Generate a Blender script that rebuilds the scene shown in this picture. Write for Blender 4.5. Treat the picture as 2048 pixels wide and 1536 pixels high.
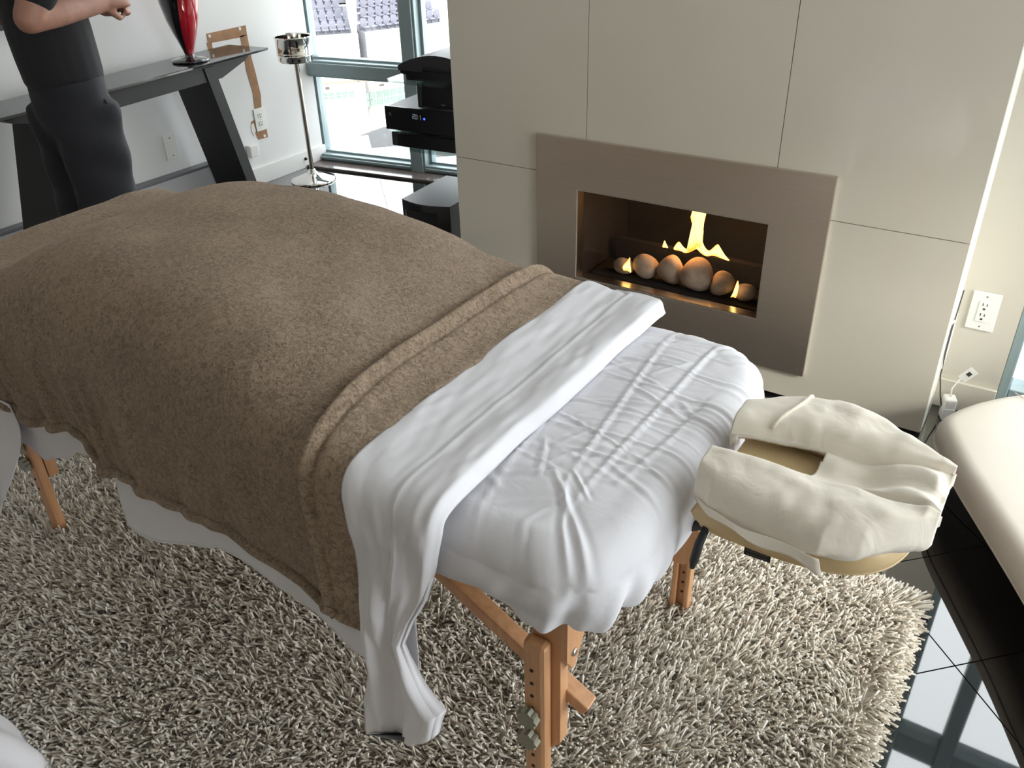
import bpy, bmesh, math, random
import numpy as np
from mathutils import Matrix, Vector

random.seed(7)
rng = np.random.default_rng(7)
for o in list(bpy.data.objects):
    bpy.data.objects.remove(o)
scene = bpy.context.scene
COL = scene.collection
PI = math.pi

# ------------------------------------------------------------------ camera
cam_d = bpy.data.cameras.new('camera')
cam = bpy.data.objects.new('camera', cam_d)
COL.objects.link(cam)
cam_d.sensor_width = 36.0
cam_d.lens = 1716.0 / 2048.0 * 36.0
cam_d.clip_start = 0.02
cam_d.clip_end = 400
RW = ((0.83850542, 0.26463317, -0.47631706),
      (0.54434424, -0.44604945, 0.71044299),
      (-0.02445418, -0.85499074, -0.51806643))
cam.matrix_world = Matrix(((RW[0][0], -RW[0][1], -RW[0][2], 0.0),
                           (RW[1][0], -RW[1][1], -RW[1][2], 0.0),
                           (RW[2][0], -RW[2][1], -RW[2][2], 1.55),
                           (0, 0, 0, 1)))
scene.camera = cam

# ------------------------------------------------------------------ light
world = bpy.data.worlds.new('world')
scene.world = world
world.use_nodes = True
wnt = world.node_tree
bg = wnt.nodes['Background']
bg.inputs['Color'].default_value = (0.955, 0.97, 1.0, 1)
bg.inputs['Strength'].default_value = 2.6

sun_d = bpy.data.lights.new('sun', 'SUN')
sun_d.energy = 1.8
sun_d.angle = math.radians(12)
sun_d.color = (1.0, 0.95, 0.86)
sun = bpy.data.objects.new('sun', sun_d)
COL.objects.link(sun)
sun_dir = Vector((-0.88, 0.36, -0.53)).normalized()      # the way the light travels
sun.rotation_euler = sun_dir.to_track_quat('-Z', 'Y').to_euler()
sun.location = (6, -4, 6)

def portal(name, loc, sx, sy, direction):
    d = bpy.data.lights.new(name, 'AREA')
    d.shape = 'RECTANGLE'; d.size = sx; d.size_y = sy
    d.cycles.is_portal = True
    o = bpy.data.objects.new(name, d); COL.objects.link(o)
    o.location = loc
    o.rotation_euler = Vector(direction).to_track_quat('-Z', 'Z').to_euler()
    return o

vs = scene.view_settings
vs.view_transform = 'Standard'
vs.look = 'None'
vs.gamma = 1.0
vs.exposure = 1.2
vs.use_curve_mapping = False

# ------------------------------------------------------------------ materials
MATS = {}
def new_mat(name):
    m = bpy.data.materials.new(name); m.use_nodes = True
    MATS[name] = m
    nt = m.node_tree
    return m, nt, nt.nodes['Principled BSDF']

def mat(name, color, rough=0.5, metal=0.0, spec=0.5, var=0.0, vscale=20.0, bump=0.0, bscale=60.0, bdist=0.002,
        coat=0.0, sheen=0.0, detail=4.0, stretch=None, color2=None, trans=0.0, coat_rough=0.03):
    m, nt, b = new_mat(name)
    b.inputs['Base Color'].default_value = (*color, 1)
    b.inputs['Roughness'].default_value = rough
    b.inputs['Metallic'].default_value = metal
    b.inputs['Specular IOR Level'].default_value = spec
    b.inputs['Coat Weight'].default_value = coat
    b.inputs['Coat Roughness'].default_value = coat_rough
    b.inputs['Sheen Weight'].default_value = sheen
    b.inputs['Transmission Weight'].default_value = trans
    if var or bump or color2:
        tc = nt.nodes.new('ShaderNodeTexCoord')
        src = tc.outputs['Object']
        if stretch:
            mp = nt.nodes.new('ShaderNodeMapping'); mp.inputs['Scale'].default_value = stretch
            nt.links.new(src, mp.inputs['Vector']); src = mp.outputs['Vector']
        if var or color2:
            n = nt.nodes.new('ShaderNodeTexNoise'); n.inputs['Scale'].default_value = vscale
            n.inputs['Detail'].default_value = detail
            nt.links.new(src, n.inputs['Vector'])
            r = nt.nodes.new('ShaderNodeValToRGB')
            r.color_ramp.elements[0].position = 0.3; r.color_ramp.elements[1].position = 0.7
            c2 = color2 or tuple(min(1, c * (1 + var)) for c in color)
            c1 = tuple(c * (1 - var) for c in color)
            r.color_ramp.elements[0].color = (*c1, 1); r.color_ramp.elements[1].color = (*c2, 1)
            nt.links.new(n.outputs['Fac'], r.inputs['Fac']); nt.links.new(r.outputs['Color'], b.inputs['Base Color'])
        if bump:
            n2 = nt.nodes.new('ShaderNodeTexNoise'); n2.inputs['Scale'].default_value = bscale
            n2.inputs['Detail'].default_value = detail
            nt.links.new(src, n2.inputs['Vector'])
            bp = nt.nodes.new('ShaderNodeBump'); bp.inputs['Strength'].default_value = bump
            bp.inputs['Distance'].default_value = bdist
            nt.links.new(n2.outputs['Fac'], bp.inputs['Height']); nt.links.new(bp.outputs['Normal'], b.inputs['Normal'])
    return m

def emis(name, color, strength):
    m = bpy.data.materials.new(name); m.use_nodes = True
    nt = m.node_tree; nt.nodes.clear()
    e = nt.nodes.new('ShaderNodeEmission'); e.inputs['Color'].default_value = (*color, 1); e.inputs['Strength'].default_value = strength
    o = nt.nodes.new('ShaderNodeOutputMaterial'); nt.links.new(e.outputs[0], o.inputs[0])
    MATS[name] = m
    return m

def glass(name, tint=(1, 1, 1), ior=1.5, gloss=1.0, rough=0.0):
    m = bpy.data.materials.new(name); m.use_nodes = True
    nt = m.node_tree; nt.nodes.clear()
    t = nt.nodes.new('ShaderNodeBsdfTransparent'); t.inputs['Color'].default_value = (*tint, 1)
    g = nt.nodes.new('ShaderNodeBsdfGlossy'); g.inputs['Roughness'].default_value = rough
    lw = nt.nodes.new('ShaderNodeLayerWeight'); lw.inputs['Blend'].default_value = 0.5
    pw = nt.nodes.new('ShaderNodeMath'); pw.operation = 'POWER'; pw.inputs[1].default_value = 5.0
    f0 = ((ior - 1) / (ior + 1)) ** 2
    ma = nt.nodes.new('ShaderNodeMath'); ma.operation = 'MULTIPLY_ADD'; ma.inputs[1].default_value = (1 - f0) * gloss; ma.inputs[2].default_value = f0 * gloss
    mx = nt.nodes.new('ShaderNodeMixShader'); o = nt.nodes.new('ShaderNodeOutputMaterial')
    nt.links.new(lw.outputs['Facing'], pw.inputs[0]); nt.links.new(pw.outputs[0], ma.inputs[0]); nt.links.new(ma.outputs[0], mx.inputs[0])
    nt.links.new(t.outputs[0], mx.inputs[1]); nt.links.new(g.outputs[0], mx.inputs[2]); nt.links.new(mx.outputs[0], o.inputs[0])
    MATS[name] = m
    return m

M_wall = mat('white_paint', (0.80, 0.80, 0.80), 0.6, bump=0.05, bscale=300)
M_backwall = mat('warm_beige_paint', (0.60, 0.52, 0.42), 0.7, bump=0.05, bscale=200)
M_ceil = mat('ceiling_paint', (0.82, 0.81, 0.79), 0.8, bump=0.05, bscale=200)
M_beigewall = mat('warm_paint', (0.62, 0.58, 0.505), 0.6, bump=0.05, bscale=300)
M_panel = mat('back_painted_glass', (0.76, 0.71, 0.61), 0.3, coat=0.7, coat_rough=0.04, var=0.02, vscale=2)
M_return = mat('white_panel_edge', (0.86, 0.85, 0.78), 0.35, bump=0.03, bscale=200)
M_joint = mat('panel_joint', (0.42, 0.40, 0.36), 0.6, bump=0.03, bscale=200)
M_base = mat('baseboard_paint', (0.84, 0.84, 0.83), 0.4, bump=0.03, bscale=150)
M_steel = mat('brushed_steel', (0.64, 0.58, 0.515), 0.40, metal=1.0, bump=0.04, bscale=90, stretch=(1, 1, 40), var=0.04, vscale=8)
M_soot = mat('sooty_steel', (0.006, 0.005, 0.0045), 0.85, var=0.5, vscale=9, bump=0.2, bscale=40)
M_blacksteel = mat('black_steel', (0.02, 0.02, 0.02), 0.35, bump=0.05, bscale=100)
M_granite = mat('black_granite_tile', (0.006, 0.006, 0.007), 0.03, spec=1.0, var=0.5, vscale=160, coat=1.0, coat_rough=0.02)
M_grout = mat('grout', (0.05, 0.05, 0.052), 0.7, bump=0.1, bscale=300)
M_sill = mat('brown_granite', (0.05, 0.042, 0.04), 0.12, color2=(0.20, 0.16, 0.15), vscale=220)
M_alu = mat('grey_green_aluminium', (0.30, 0.38, 0.40), 0.35, metal=0.2, bump=0.04, bscale=200)
M_glass = glass('window_glass', (0.97, 0.99, 0.985), 1.45)
M_fireglass = glass('fireplace_glass', (0.93, 0.93, 0.93), 1.45, 0.5, 0.02)
M_shelfglass = glass('shelf_glass', (0.80, 0.87, 0.85), 1.5)
M_sheet = None
M_wood = mat('beech_wood', (0.54, 0.275, 0.13), 0.38, coat=0.15, color2=(0.64, 0.35, 0.18), vscale=6, stretch=(14, 14, 1.2), bump=0.06, bscale=30, bdist=0.001)
M_hole = mat('drilled_hole', (0.04, 0.02, 0.012), 0.8, bump=0.1)
M_knob = mat('khaki_plastic', (0.26, 0.25, 0.19), 0.55, bump=0.1, bscale=200)
M_bolt = mat('bolt_metal', (0.6, 0.6, 0.58), 0.25, metal=1.0, bump=0.03)
M_vinyl = mat('cream_vinyl', (0.66, 0.49, 0.26), 0.42, bump=0.12, bscale=500, bdist=0.0006, var=0.04, vscale=30)
M_tag = mat('black_tag', (0.015, 0.015, 0.017), 0.6, bump=0.1, bscale=400)
M_print = mat('tag_print', (0.10, 0.095, 0.08), 0.6, bump=0.02)
M_strap = mat('black_webbing', (0.012, 0.012, 0.015), 0.6, bump=0.3, bscale=600)
M_leather = mat('white_leather', (0.60, 0.55, 0.485), 0.45, bump=0.15, bscale=260, bdist=0.0008, var=0.02, vscale=8)
M_black = mat('black_lacquer', (0.010, 0.010, 0.012), 0.28, bump=0.02, bscale=100)
M_blackmatte = mat('black_ash_veneer', (0.013, 0.0125, 0.013), 0.55, bump=0.08, bscale=60, stretch=(6, 1, 1))
M_blackglass = mat('smoked_glass_top', (0.02, 0.02, 0.022), 0.05, spec=0.8, bump=0.0, var=0.1)
M_gloss = mat('black_gloss_plastic', (0.012, 0.012, 0.014), 0.22, bump=0.02, bscale=80)
M_satin = mat('black_satin_plastic', (0.035, 0.036, 0.042), 0.42, bump=0.05, bscale=300)
M_red = mat('red_glass', (0.42, 0.008, 0.02), 0.08, coat=1.0, var=0.3, vscale=5)
M_blkglass = mat('black_art_glass', (0.006, 0.006, 0.008), 0.06, coat=1.0, var=0.2, vscale=5)
M_chrome = mat('chrome', (0.80, 0.78, 0.75), 0.06, metal=1.0, bump=0.01, bscale=30)
M_poletone = mat('nickel', (0.50, 0.46, 0.42), 0.18, metal=1.0, bump=0.02, bscale=30)
M_white_pl = mat('white_plastic', (0.84, 0.83, 0.80), 0.35, bump=0.02, bscale=100)
M_slot = mat('outlet_slot', (0.05, 0.045, 0.04), 0.6, bump=0.02)
M_paper = mat('brown_drywall_paper', (0.36, 0.20, 0.11), 0.85, var=0.15, vscale=25, bump=0.3, bscale=150)
M_plaster = mat('raw_plaster', (0.80, 0.77, 0.72), 0.9, bump=0.4, bscale=120)
M_skin = mat('skin', (0.40, 0.20, 0.14), 0.5, var=0.12, vscale=25, bump=0.12, bscale=120)
M_shirt = mat('black_jersey', (0.010, 0.010, 0.013), 0.85, sheen=0.05, bump=0.2, bscale=300)
M_pants = mat('navy_black_trousers', (0.013, 0.014, 0.020), 0.8, sheen=0.05, bump=0.2, bscale=250, var=0.2, vscale=8)
M_shoe = mat('black_shoe', (0.015, 0.015, 0.015), 0.35, bump=0.1)
M_hair = mat('dark_hair', (0.02, 0.014, 0.01), 0.6, bump=0.6, bscale=180, stretch=(1, 1, 0.2))
M_conc = mat('pale_concrete', (0.62, 0.60, 0.56), 0.9, var=0.08, vscale=0.5)
M_concw = mat('white_concrete', (0.75, 0.74, 0.72), 0.9, var=0.04, vscale=0.5)
M_seat = mat('blue_grey_seat', (0.13, 0.13, 0.165), 0.6, var=0.05, vscale=2)
M_tread = mat('stand_tread', (0.19, 0.19, 0.22), 0.9, var=0.08, vscale=1)
M_farwin = mat('green_facade_glass', (0.12, 0.16, 0.145), 0.3, var=0.15, vscale=0.7)
M_farvent = mat('facade_vent', (0.07, 0.06, 0.05), 0.8, var=0.1)
M_eave = mat('eave_board', (0.17, 0.155, 0.13), 0.9, var=0.1)  # dark brown board colour of the eave beams and tent posts
M_tv = mat('tv_screen', (0.006, 0.006, 0.008), 0.1, var=0.1)
M_led = emis('blue_led', (0.03, 0.06, 1.0), 2.5)
M_digit = emis('display_digits', (0.35, 0.42, 0.45), 0.22)
M_balcony = mat('balcony_tile', (0.34, 0.34, 0.36), 0.5, var=0.08, vscale=3)
M_iron = mat('dark_wicker', (0.03, 0.022, 0.02), 0.5, bump=0.2)

def stone_mat():
    m, nt, b = new_mat('river_stone')
    tc = nt.nodes.new('ShaderNodeTexCoord')
    n = nt.nodes.new('ShaderNodeTexNoise'); n.inputs['Scale'].default_value = 28; n.inputs['Detail'].default_value = 6
    r = nt.nodes.new('ShaderNodeValToRGB')
    r.color_ramp.elements[0].position = 0.35; r.color_ramp.elements[0].color = (0.27, 0.215, 0.165, 1)
    r.color_ramp.elements[1].position = 0.75; r.color_ramp.elements[1].color = (0.46, 0.38, 0.30, 1)
    nt.links.new(tc.outputs['Object'], n.inputs['Vector']); nt.links.new(n.outputs['Fac'], r.inputs['Fac'])
    nt.links.new(r.outputs['Color'], b.inputs['Base Color']); b.inputs['Roughness'].default_value = 0.9
    bp = nt.nodes.new('ShaderNodeBump'); bp.inputs['Strength'].default_value = 0.3; bp.inputs['Distance'].default_value = 0.003
    nt.links.new(n.outputs['Fac'], bp.inputs['Height']); nt.links.new(bp.outputs['Normal'], b.inputs['Normal'])
    return m
M_stone = stone_mat()

def flame_mat():
    m = bpy.data.materials.new('flame_fire'); m.use_nodes = True
    nt = m.node_tree; nt.nodes.clear()
    lw = nt.nodes.new('ShaderNodeLayerWeight'); lw.inputs['Blend'].default_value = 0.35
    r = nt.nodes.new('ShaderNodeValToRGB')
    r.color_ramp.elements[0].position = 0.15; r.color_ramp.elements[0].color = (1.0, 0.64, 0.19, 1)
    r.color_ramp.elements[1].position = 0.85; r.color_ramp.elements[1].color = (1.0, 0.22, 0.02, 1)
    e = nt.nodes.new('ShaderNodeEmission'); e.inputs['Strength'].default_value = 1.7
    t = nt.nodes.new('ShaderNodeBsdfTransparent')
    mx = nt.nodes.new('ShaderNodeMixShader'); mx.inputs[0].default_value = 0.88
    o = nt.nodes.new('ShaderNodeOutputMaterial')
    nt.links.new(lw.outputs['Facing'], r.inputs['Fac']); nt.links.new(r.outputs['Color'], e.inputs['Color'])
    nt.links.new(t.outputs[0], mx.inputs[1]); nt.links.new(e.outputs[0], mx.inputs[2]); nt.links.new(mx.outputs[0], o.inputs[0])
    return m
M_flame = flame_mat()

def fleece_mat(name, c1, c2, scale):
    m, nt, b = new_mat(name)
    tc = nt.nodes.new('ShaderNodeTexCoord')
    n = nt.nodes.new('ShaderNodeTexNoise'); n.inputs['Scale'].default_value = scale; n.inputs['Detail'].default_value = 5
    n.inputs['Roughness'].default_value = 0.65; n.inputs['Distortion'].default_value = 1.2
    n3 = nt.nodes.new('ShaderNodeTexNoise'); n3.inputs['Scale'].default_value = 9; n3.inputs['Detail'].default_value = 3
    r = nt.nodes.new('ShaderNodeValToRGB')
    r.color_ramp.elements[0].position = 0.38; r.color_ramp.elements[0].color = (*c1, 1)
    r.color_ramp.elements[1].position = 0.58; r.color_ramp.elements[1].color = (*c2, 1)
    mx = nt.nodes.new('ShaderNodeMath'); mx.operation = 'MULTIPLY_ADD'; mx.inputs[1].default_value = 0.18; mx.inputs[2].default_value = -0.09
    ad = nt.nodes.new('ShaderNodeMath'); ad.operation = 'ADD'
    for q in (n, n3): nt.links.new(tc.outputs['Object'], q.inputs['Vector'])
    nt.links.new(n3.outputs['Fac'], mx.inputs[0]); nt.links.new(mx.outputs[0], ad.inputs[0]); nt.links.new(n.outputs['Fac'], ad.inputs[1])
    nt.links.new(ad.outputs[0], r.inputs['Fac']); nt.links.new(r.outputs['Color'], b.inputs['Base Color'])
    b.inputs['Roughness'].default_value = 1.0; b.inputs['Specular IOR Level'].default_value = 0.1
    b.inputs['Sheen Weight'].default_value = 0.6; b.inputs['Sheen Roughness'].default_value = 0.6
    b.inputs['Sheen Tint'].default_value = (0.75, 0.62, 0.5, 1)
    bp = nt.nodes.new('ShaderNodeBump'); bp.inputs['Strength'].default_value = 0.9; bp.inputs['Distance'].default_value = 0.006
    nt.links.new(n.outputs['Fac'], bp.inputs['Height']); nt.links.new(bp.outputs['Normal'], b.inputs['Normal'])
    return m
M_fleece = fleece_mat('taupe_fleece', (0.170, 0.120, 0.086), (0.385, 0.285, 0.207), 120)
M_fleece2 = fleece_mat('taupe_fleece_reverse', (0.19, 0.134, 0.090), (0.42, 0.312, 0.222), 95)

def sheet_mat(name, color, rough=0.75, b1=0.25, s1=14, sheen=0.1):
    m, nt, b = new_mat(name)
    b.inputs['Base Color'].default_value = (*color, 1); b.inputs['Roughness'].default_value = rough
    b.inputs['Specular IOR Level'].default_value = 0.25; b.inputs['Sheen Weight'].default_value = sheen
    tc = nt.nodes.new('ShaderNodeTexCoord')
    n = nt.nodes.new('ShaderNodeTexNoise'); n.inputs['Scale'].default_value = s1; n.inputs['Detail'].default_value = 3; n.inputs['Distortion'].default_value = 0.6
    n2 = nt.nodes.new('ShaderNodeTexNoise'); n2.inputs['Scale'].default_value = 700; n2.inputs['Detail'].default_value = 1
    for q in (n, n2): nt.links.new(tc.outputs['Object'], q.inputs['Vector'])
    bp = nt.nodes.new('ShaderNodeBump'); bp.inputs['Strength'].default_value = b1; bp.inputs['Distance'].default_value = 0.012
    bp2 = nt.nodes.new('ShaderNodeBump'); bp2.inputs['Strength'].default_value = 0.06; bp2.inputs['Distance'].default_value = 0.001
    nt.links.new(n.outputs['Fac'], bp.inputs['Height']); nt.links.new(n2.outputs['Fac'], bp2.inputs['Height'])
    nt.links.new(bp.outputs['Normal'], bp2.inputs['Normal']); nt.links.new(bp2.outputs['Normal'], b.inputs['Normal'])
    return m
M_sheet = sheet_mat('white_cotton', (0.82, 0.81, 0.85))
M_sheet2 = sheet_mat('white_cotton_fold', (0.84, 0.83, 0.87), 0.7, 0.2, 10)
M_cover = sheet_mat('cream_flannel', (0.88, 0.81, 0.70), 0.85, 0.35, 16, 0.2)

def rug_mat():
    m, nt, b = new_mat('shag_yarn')
    at = nt.nodes.new('ShaderNodeAttribute'); at.attribute_name = 'tone'
    r = nt.nodes.new('ShaderNodeValToRGB')
    r.color_ramp.elements[0].position = 0.0; r.color_ramp.elements[0].color = (0.74, 0.65, 0.54, 1)
    r.color_ramp.elements[1].position = 1.0; r.color_ramp.elements[1].color = (0.98, 0.94, 0.86, 1)
    nt.links.new(at.outputs['Fac'], r.inputs['Fac']); nt.links.new(r.outputs['Color'], b.inputs['Base Color'])
    b.inputs['Roughness'].default_value = 0.8; b.inputs['Specular IOR Level'].default_value = 0.2
    return m
M_rug = rug_mat()
M_rugbase = mat('rug_backing', (0.62, 0.55, 0.46), 0.95, bump=0.4, bscale=200, var=0.2, vscale=120)

# ------------------------------------------------------------------ mesh helpers
def link(name, me, m, parent=None, smooth=False):
    o = bpy.data.objects.new(name, me)
    COL.objects.link(o)
    if m: me.materials.append(m)
    if smooth:
        me.polygons.foreach_set('use_smooth', np.ones(len(me.polygons), dtype=bool))
    if parent is not None:
        o.parent = parent
        pm = Matrix.Identity(4)
        p = parent
        chain = []
        while p is not None:
            chain.append(p.matrix_basis.copy()); p = p.parent if False else None
        o.matrix_parent_inverse = world_of(parent).inverted()
    return o

def world_of(o):
    m = o.matrix_basis.copy()
    if o.parent is not None:
        m = world_of(o.parent) @ o.matrix_parent_inverse @ m
    return m

def thing(name, label, cat, loc=(0, 0, 0), group=None, rz=0.0):
    o = bpy.data.objects.new(name, None); COL.objects.link(o)
    o.empty_display_size = 0.05
    o.location = loc; o.rotation_euler = (0, 0, rz)
    o['label'] = label; o['category'] = cat
    if group: o['group'] = group
    return o

def tag(o, label, cat, group=None):
    o['label'] = label; o['category'] = cat
    if group: o['group'] = group
    return o

def struct(o, label=None):
    o['kind'] = 'structure'
    if label: o['label'] = label; o['category'] = o.name.split('_')[0]
    return o

class MB:
    """collects vertices and faces of one mesh"""
    def __init__(s): s.v = []; s.f = []
    def add(s, vs, fs):
        n = len(s.v)
        s.v += [tuple(map(float, p)) for p in vs]; s.f += [tuple(i + n for i in f) for f in fs]
        return s
    def box(s, x0, x1, y0, y1, z0, z1, bev=0.0, M=None):
        if bev <= 0:
            vs = [(x, y, z) for z in (z0, z1) for y in (y0, y1) for x in (x0, x1)]
            fs = [(0, 2, 3, 1), (4, 5, 7, 6), (0, 1, 5, 4), (2, 6, 7, 3), (0, 4, 6, 2), (1, 3, 7, 5)]
        else:
            bm = bmesh.new()
            bmesh.ops.create_cube(bm, size=1)
            for v in bm.verts:
                v.co = Vector(((x0 + x1) / 2 + v.co.x * (x1 - x0), (y0 + y1) / 2 + v.co.y * (y1 - y0), (z0 + z1) / 2 + v.co.z * (z1 - z0)))
            bmesh.ops.bevel(bm, geom=bm.edges[:], offset=bev, segments=2, affect='EDGES', profile=0.5)
            bm.verts.index_update()
            vs = [tuple(v.co) for v in bm.verts]; fs = [tuple(v.index for v in f.verts) for f in bm.faces]
            bm.free()
        if M is not None: vs = [tuple(M @ Vector(p)) for p in vs]
        return s.add(vs, fs)
    def prism(s, poly, z0, z1, axis='z', M=None):
        n = len(poly)
        def p3(a, b, c):
            return {'z': (a, b, c), 'y': (a, c, b), 'x': (c, a, b)}[axis]
        vs = [p3(a, b, z0) for a, b in poly] + [p3(a, b, z1) for a, b in poly]
        fs = [tuple(range(n))[::-1], tuple(range(n, 2 * n))] + [(i, (i + 1) % n, n + (i + 1) % n, n + i) for i in range(n)]
        if M is not None: vs = [tuple(M @ Vector(p)) for p in vs]
        return s.add(vs, fs)
    def lathe(s, prof, c=(0, 0, 0), n=32, cap=True, M=None):
        vs = []
        for r, z in prof:
            for i in range(n):
                a = 2 * PI * i / n
                vs.append((c[0] + r * math.cos(a), c[1] + r * math.sin(a), c[2] + z))
        fs = []
        for k in range(len(prof) - 1):
            for i in range(n):
                j = (i + 1) % n
                fs.append((k * n + i, k * n + j, (k + 1) * n + j, (k + 1) * n + i))
        if cap:
            fs.append(tuple(range(n))[::-1]); m = (len(prof) - 1) * n; fs.append(tuple(range(m, m + n)))
        if M is not None: vs = [tuple(M @ Vector(p)) for p in vs]
        return s.add(vs, fs)
    def tube(s, path, rad, n=8, cap=True):
        path = [Vector(p) for p in path]
        if not hasattr(rad, '__len__'): rad = [rad] * len(path)
        vs = []; up = Vector((0.13, 0.31, 0.94)); prev = None
        for i, p in enumerate(path):
            t = (path[min(i + 1, len(path) - 1)] - path[max(i - 1, 0)]).normalized()
            if prev is None:
                a = t.cross(up)
                if a.length < 1e-4: a = t.cross(Vector((1, 0, 0)))
            else:
                a = prev - t * prev.dot(t)
            a.normalize(); prev = a; b = t.cross(a)
            rr = rad[i]; ra, rb = (rr if hasattr(rr, '__len__') else (rr, rr))
            for k in range(n):
                q = 2 * PI * k / n
                vs.append(tuple(p + a * ra * math.cos(q) + b * rb * math.sin(q)))
        fs = []
        for i in range(len(path) - 1):
            for k in range(n):
                j = (k + 1) % n
                fs.append((i * n + k, i * n + j, (i + 1) * n + j, (i + 1) * n + k))
        if cap:
            fs.append(tuple(range(n))[::-1]); m = (len(path) - 1) * n; fs.append(tuple(range(m, m + n)))
        return s.add(vs, fs)
    def ball(s, c, r, nu=16, nv=10, M=None):
        r = r if hasattr(r, '__len__') else (r, r, r)
        vs = [(0, 0, -1)]
        for j in range(1, nv):
            t = PI * j / nv
            for i in range(nu):
                a = 2 * PI * i / nu
                vs.append((math.sin(t) * math.cos(a), math.sin(t) * math.sin(a), -math.cos(t)))
        vs.append((0, 0, 1)); L = len(vs) - 1
        fs = []
        for i in range(nu):
            j = (i + 1) % nu
            fs.append((0, 1 + j, 1 + i)); b = 1 + (nv - 2) * nu
            fs.append((b + i, b + j, L))
            for k in range(nv - 2):
                fs.append((1 + k * nu + i, 1 + k * nu + j, 1 + (k + 1) * nu + j, 1 + (k + 1) * nu + i))
        vs = [Vector((p[0] * r[0], p[1] * r[1], p[2] * r[2])) for p in vs]
        if M is not None: vs = [M @ p for p in vs]
        return s.add([tuple(p + Vector(c)) for p in vs], fs)
    def grid(s, P, closed_u=False, closed_v=False):
        """P: array (nu, nv, 3)"""
        nu, nv = P.shape[:2]
        fs = []
        for i in range(nu - (0 if closed_u else 1)):
            i2 = (i + 1) % nu
            for j in range(nv - (0 if closed_v else 1)):
                j2 = (j + 1) % nv
                fs.append((i * nv + j, i2 * nv + j, i2 * nv + j2, i * nv + j2))
        n = len(s.v)
        s.v += [tuple(p) for p in P.reshape(-1, 3).tolist()]
        s.f += [tuple(q + n for q in f) for f in fs]
        return s
    def build(s, name, m, parent=None, smooth=False):
        me = bpy.data.meshes.new(name)
        me.from_pydata(s.v, [], s.f); me.update()
        return link(name, me, m, parent, smooth)

def norm_out(o):
    bm = bmesh.new(); bm.from_mesh(o.data)
    bmesh.ops.recalc_face_normals(bm, faces=bm.faces[:]); bm.to_mesh(o.data); bm.free()
    return o

def smooth_angle(o, ang=40):
    me = o.data
    me.polygons.foreach_set('use_smooth', np.ones(len(me.polygons), dtype=bool))
    bm = bmesh.new(); bm.from_mesh(me)
    for e in bm.edges:
        if len(e.link_faces) == 2 and e.calc_face_angle(0) > math.radians(ang): e.smooth = False
    bm.to_mesh(me); bm.free()
    return o

def solid(o, th, off=-1):
    md = o.modifiers.new('thickness', 'SOLIDIFY'); md.thickness = th; md.offset = off
    return o

def smoothstep(a, b, x):
    t = np.clip((np.asarray(x, float) - a) / (b - a), 0, 1)
    return t * t * (3 - 2 * t)

# smooth 2-D value noise
_LAT = rng.random((64, 64))
def vnoise(x, y):
    x = np.asarray(x, float); y = np.asarray(y, float)
    xi = np.floor(x).astype(int); yi = np.floor(y).astype(int)
    fx = x - xi; fy = y - yi
    fx = fx * fx * (3 - 2 * fx); fy = fy * fy * (3 - 2 * fy)
    g = lambda a, b: _LAT[a % 64, b % 64]
    return (g(xi, yi) * (1 - fx) + g(xi + 1, yi) * fx) * (1 - fy) + (g(xi, yi + 1) * (1 - fx) + g(xi + 1, yi + 1) * fx) * fy - 0.5

def seg_ridge(x, y, p, q, w, amp):
    px, py = p; dx, dy = q[0] - px, q[1] - py
    L2 = dx * dx + dy * dy
    t = ((x - px) * dx + (y - py) * dy) / L2
    tc = np.clip(t, 0, 1)
    d2 = (x - px - tc * dx) ** 2 + (y - py - tc * dy) ** 2
    fade = np.clip(np.minimum(tc, 1 - tc) * 5, 0, 1) * 0.7 + 0.3
    d = np.sqrt(d2)
    return amp * fade * (np.exp(-(d / w) ** 2) - 0.45 * np.exp(-((d - 2.1 * w) / (1.2 * w)) ** 2))

# ================================================================== SETTING
FPX0, FPX1, FPY = -1.902, -0.168, 2.51
OUTY = 2.735
LWX = -3.90
# ---- floor: grout bed with granite tiles laid on the diagonal
floor = struct(MB().box(-4.1, 2.75, -2.6, 4.6, -0.30, -0.004).build('floor', M_grout), 'polished black granite tile floor laid on the diagonal')
TS = 0.324; gap = 0.0022
h = TS / 2 - gap / 2
tb = MB().box(-h, h, -h, h, -0.012, 0.0, 0.0006)
tile_me = None
ca = math.cos(PI / 4)
O0 = (0.083, 1.614)
ntile = 0
for i in range(-22, 23):
    for j in range(-22, 23):
        u = (i + 0.5) * TS; v = (j + 0.5) * TS
        x = O0[0] + (u - v) * ca; y = O0[1] + (u + v) * ca
        if x < -4.05 or x > 1.3 or y > 4.15 or y < 0.2: continue
        if -2.2 < x < -0.30 and 0.2 < y < 1.45: continue          # wholly under the rug
        if -1.65 < x < -0.40 and y > 2.8: continue                 # under the fireplace mass
        if tile_me is None:
            t = tb.build('tile', M_granite, floor); tile_me = t.data
        else:
            t = bpy.data.objects.new('tile', tile_me); COL.objects.link(t); t.parent = floor
        t.location = (x, y, 0.0); t.rotation_euler = (0, 0, PI / 4)
        ntile += 1

# ---- walls
struct(MB().box(LWX - 0.15, LWX, -2.6, 3.79, 0, 2.65).build('wall_left', M_wall), 'white painted wall behind the black console')
struct(MB().box(-4.1, 2.75, -2.75, -2.6, 0, 2.65).build('wall_behind', M_backwall), 'plain white wall behind the camera')
struct(MB().box(-4.1, 0.0, -2.75, 4.35, 2.65, 2.8).box(0.0, 2.75, -2.75, 2.96, 2.65, 2.8).build('ceiling', M_ceil), 'plain white ceiling of the room')
bb = MB()
bb.box(LWX, LWX + 0.014, 3.05, 3.80, 0.0, 0.098, 0.002)
struct(bb.build('baseboard_left', M_base), 'white baseboard between the console leg and the window')

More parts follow.
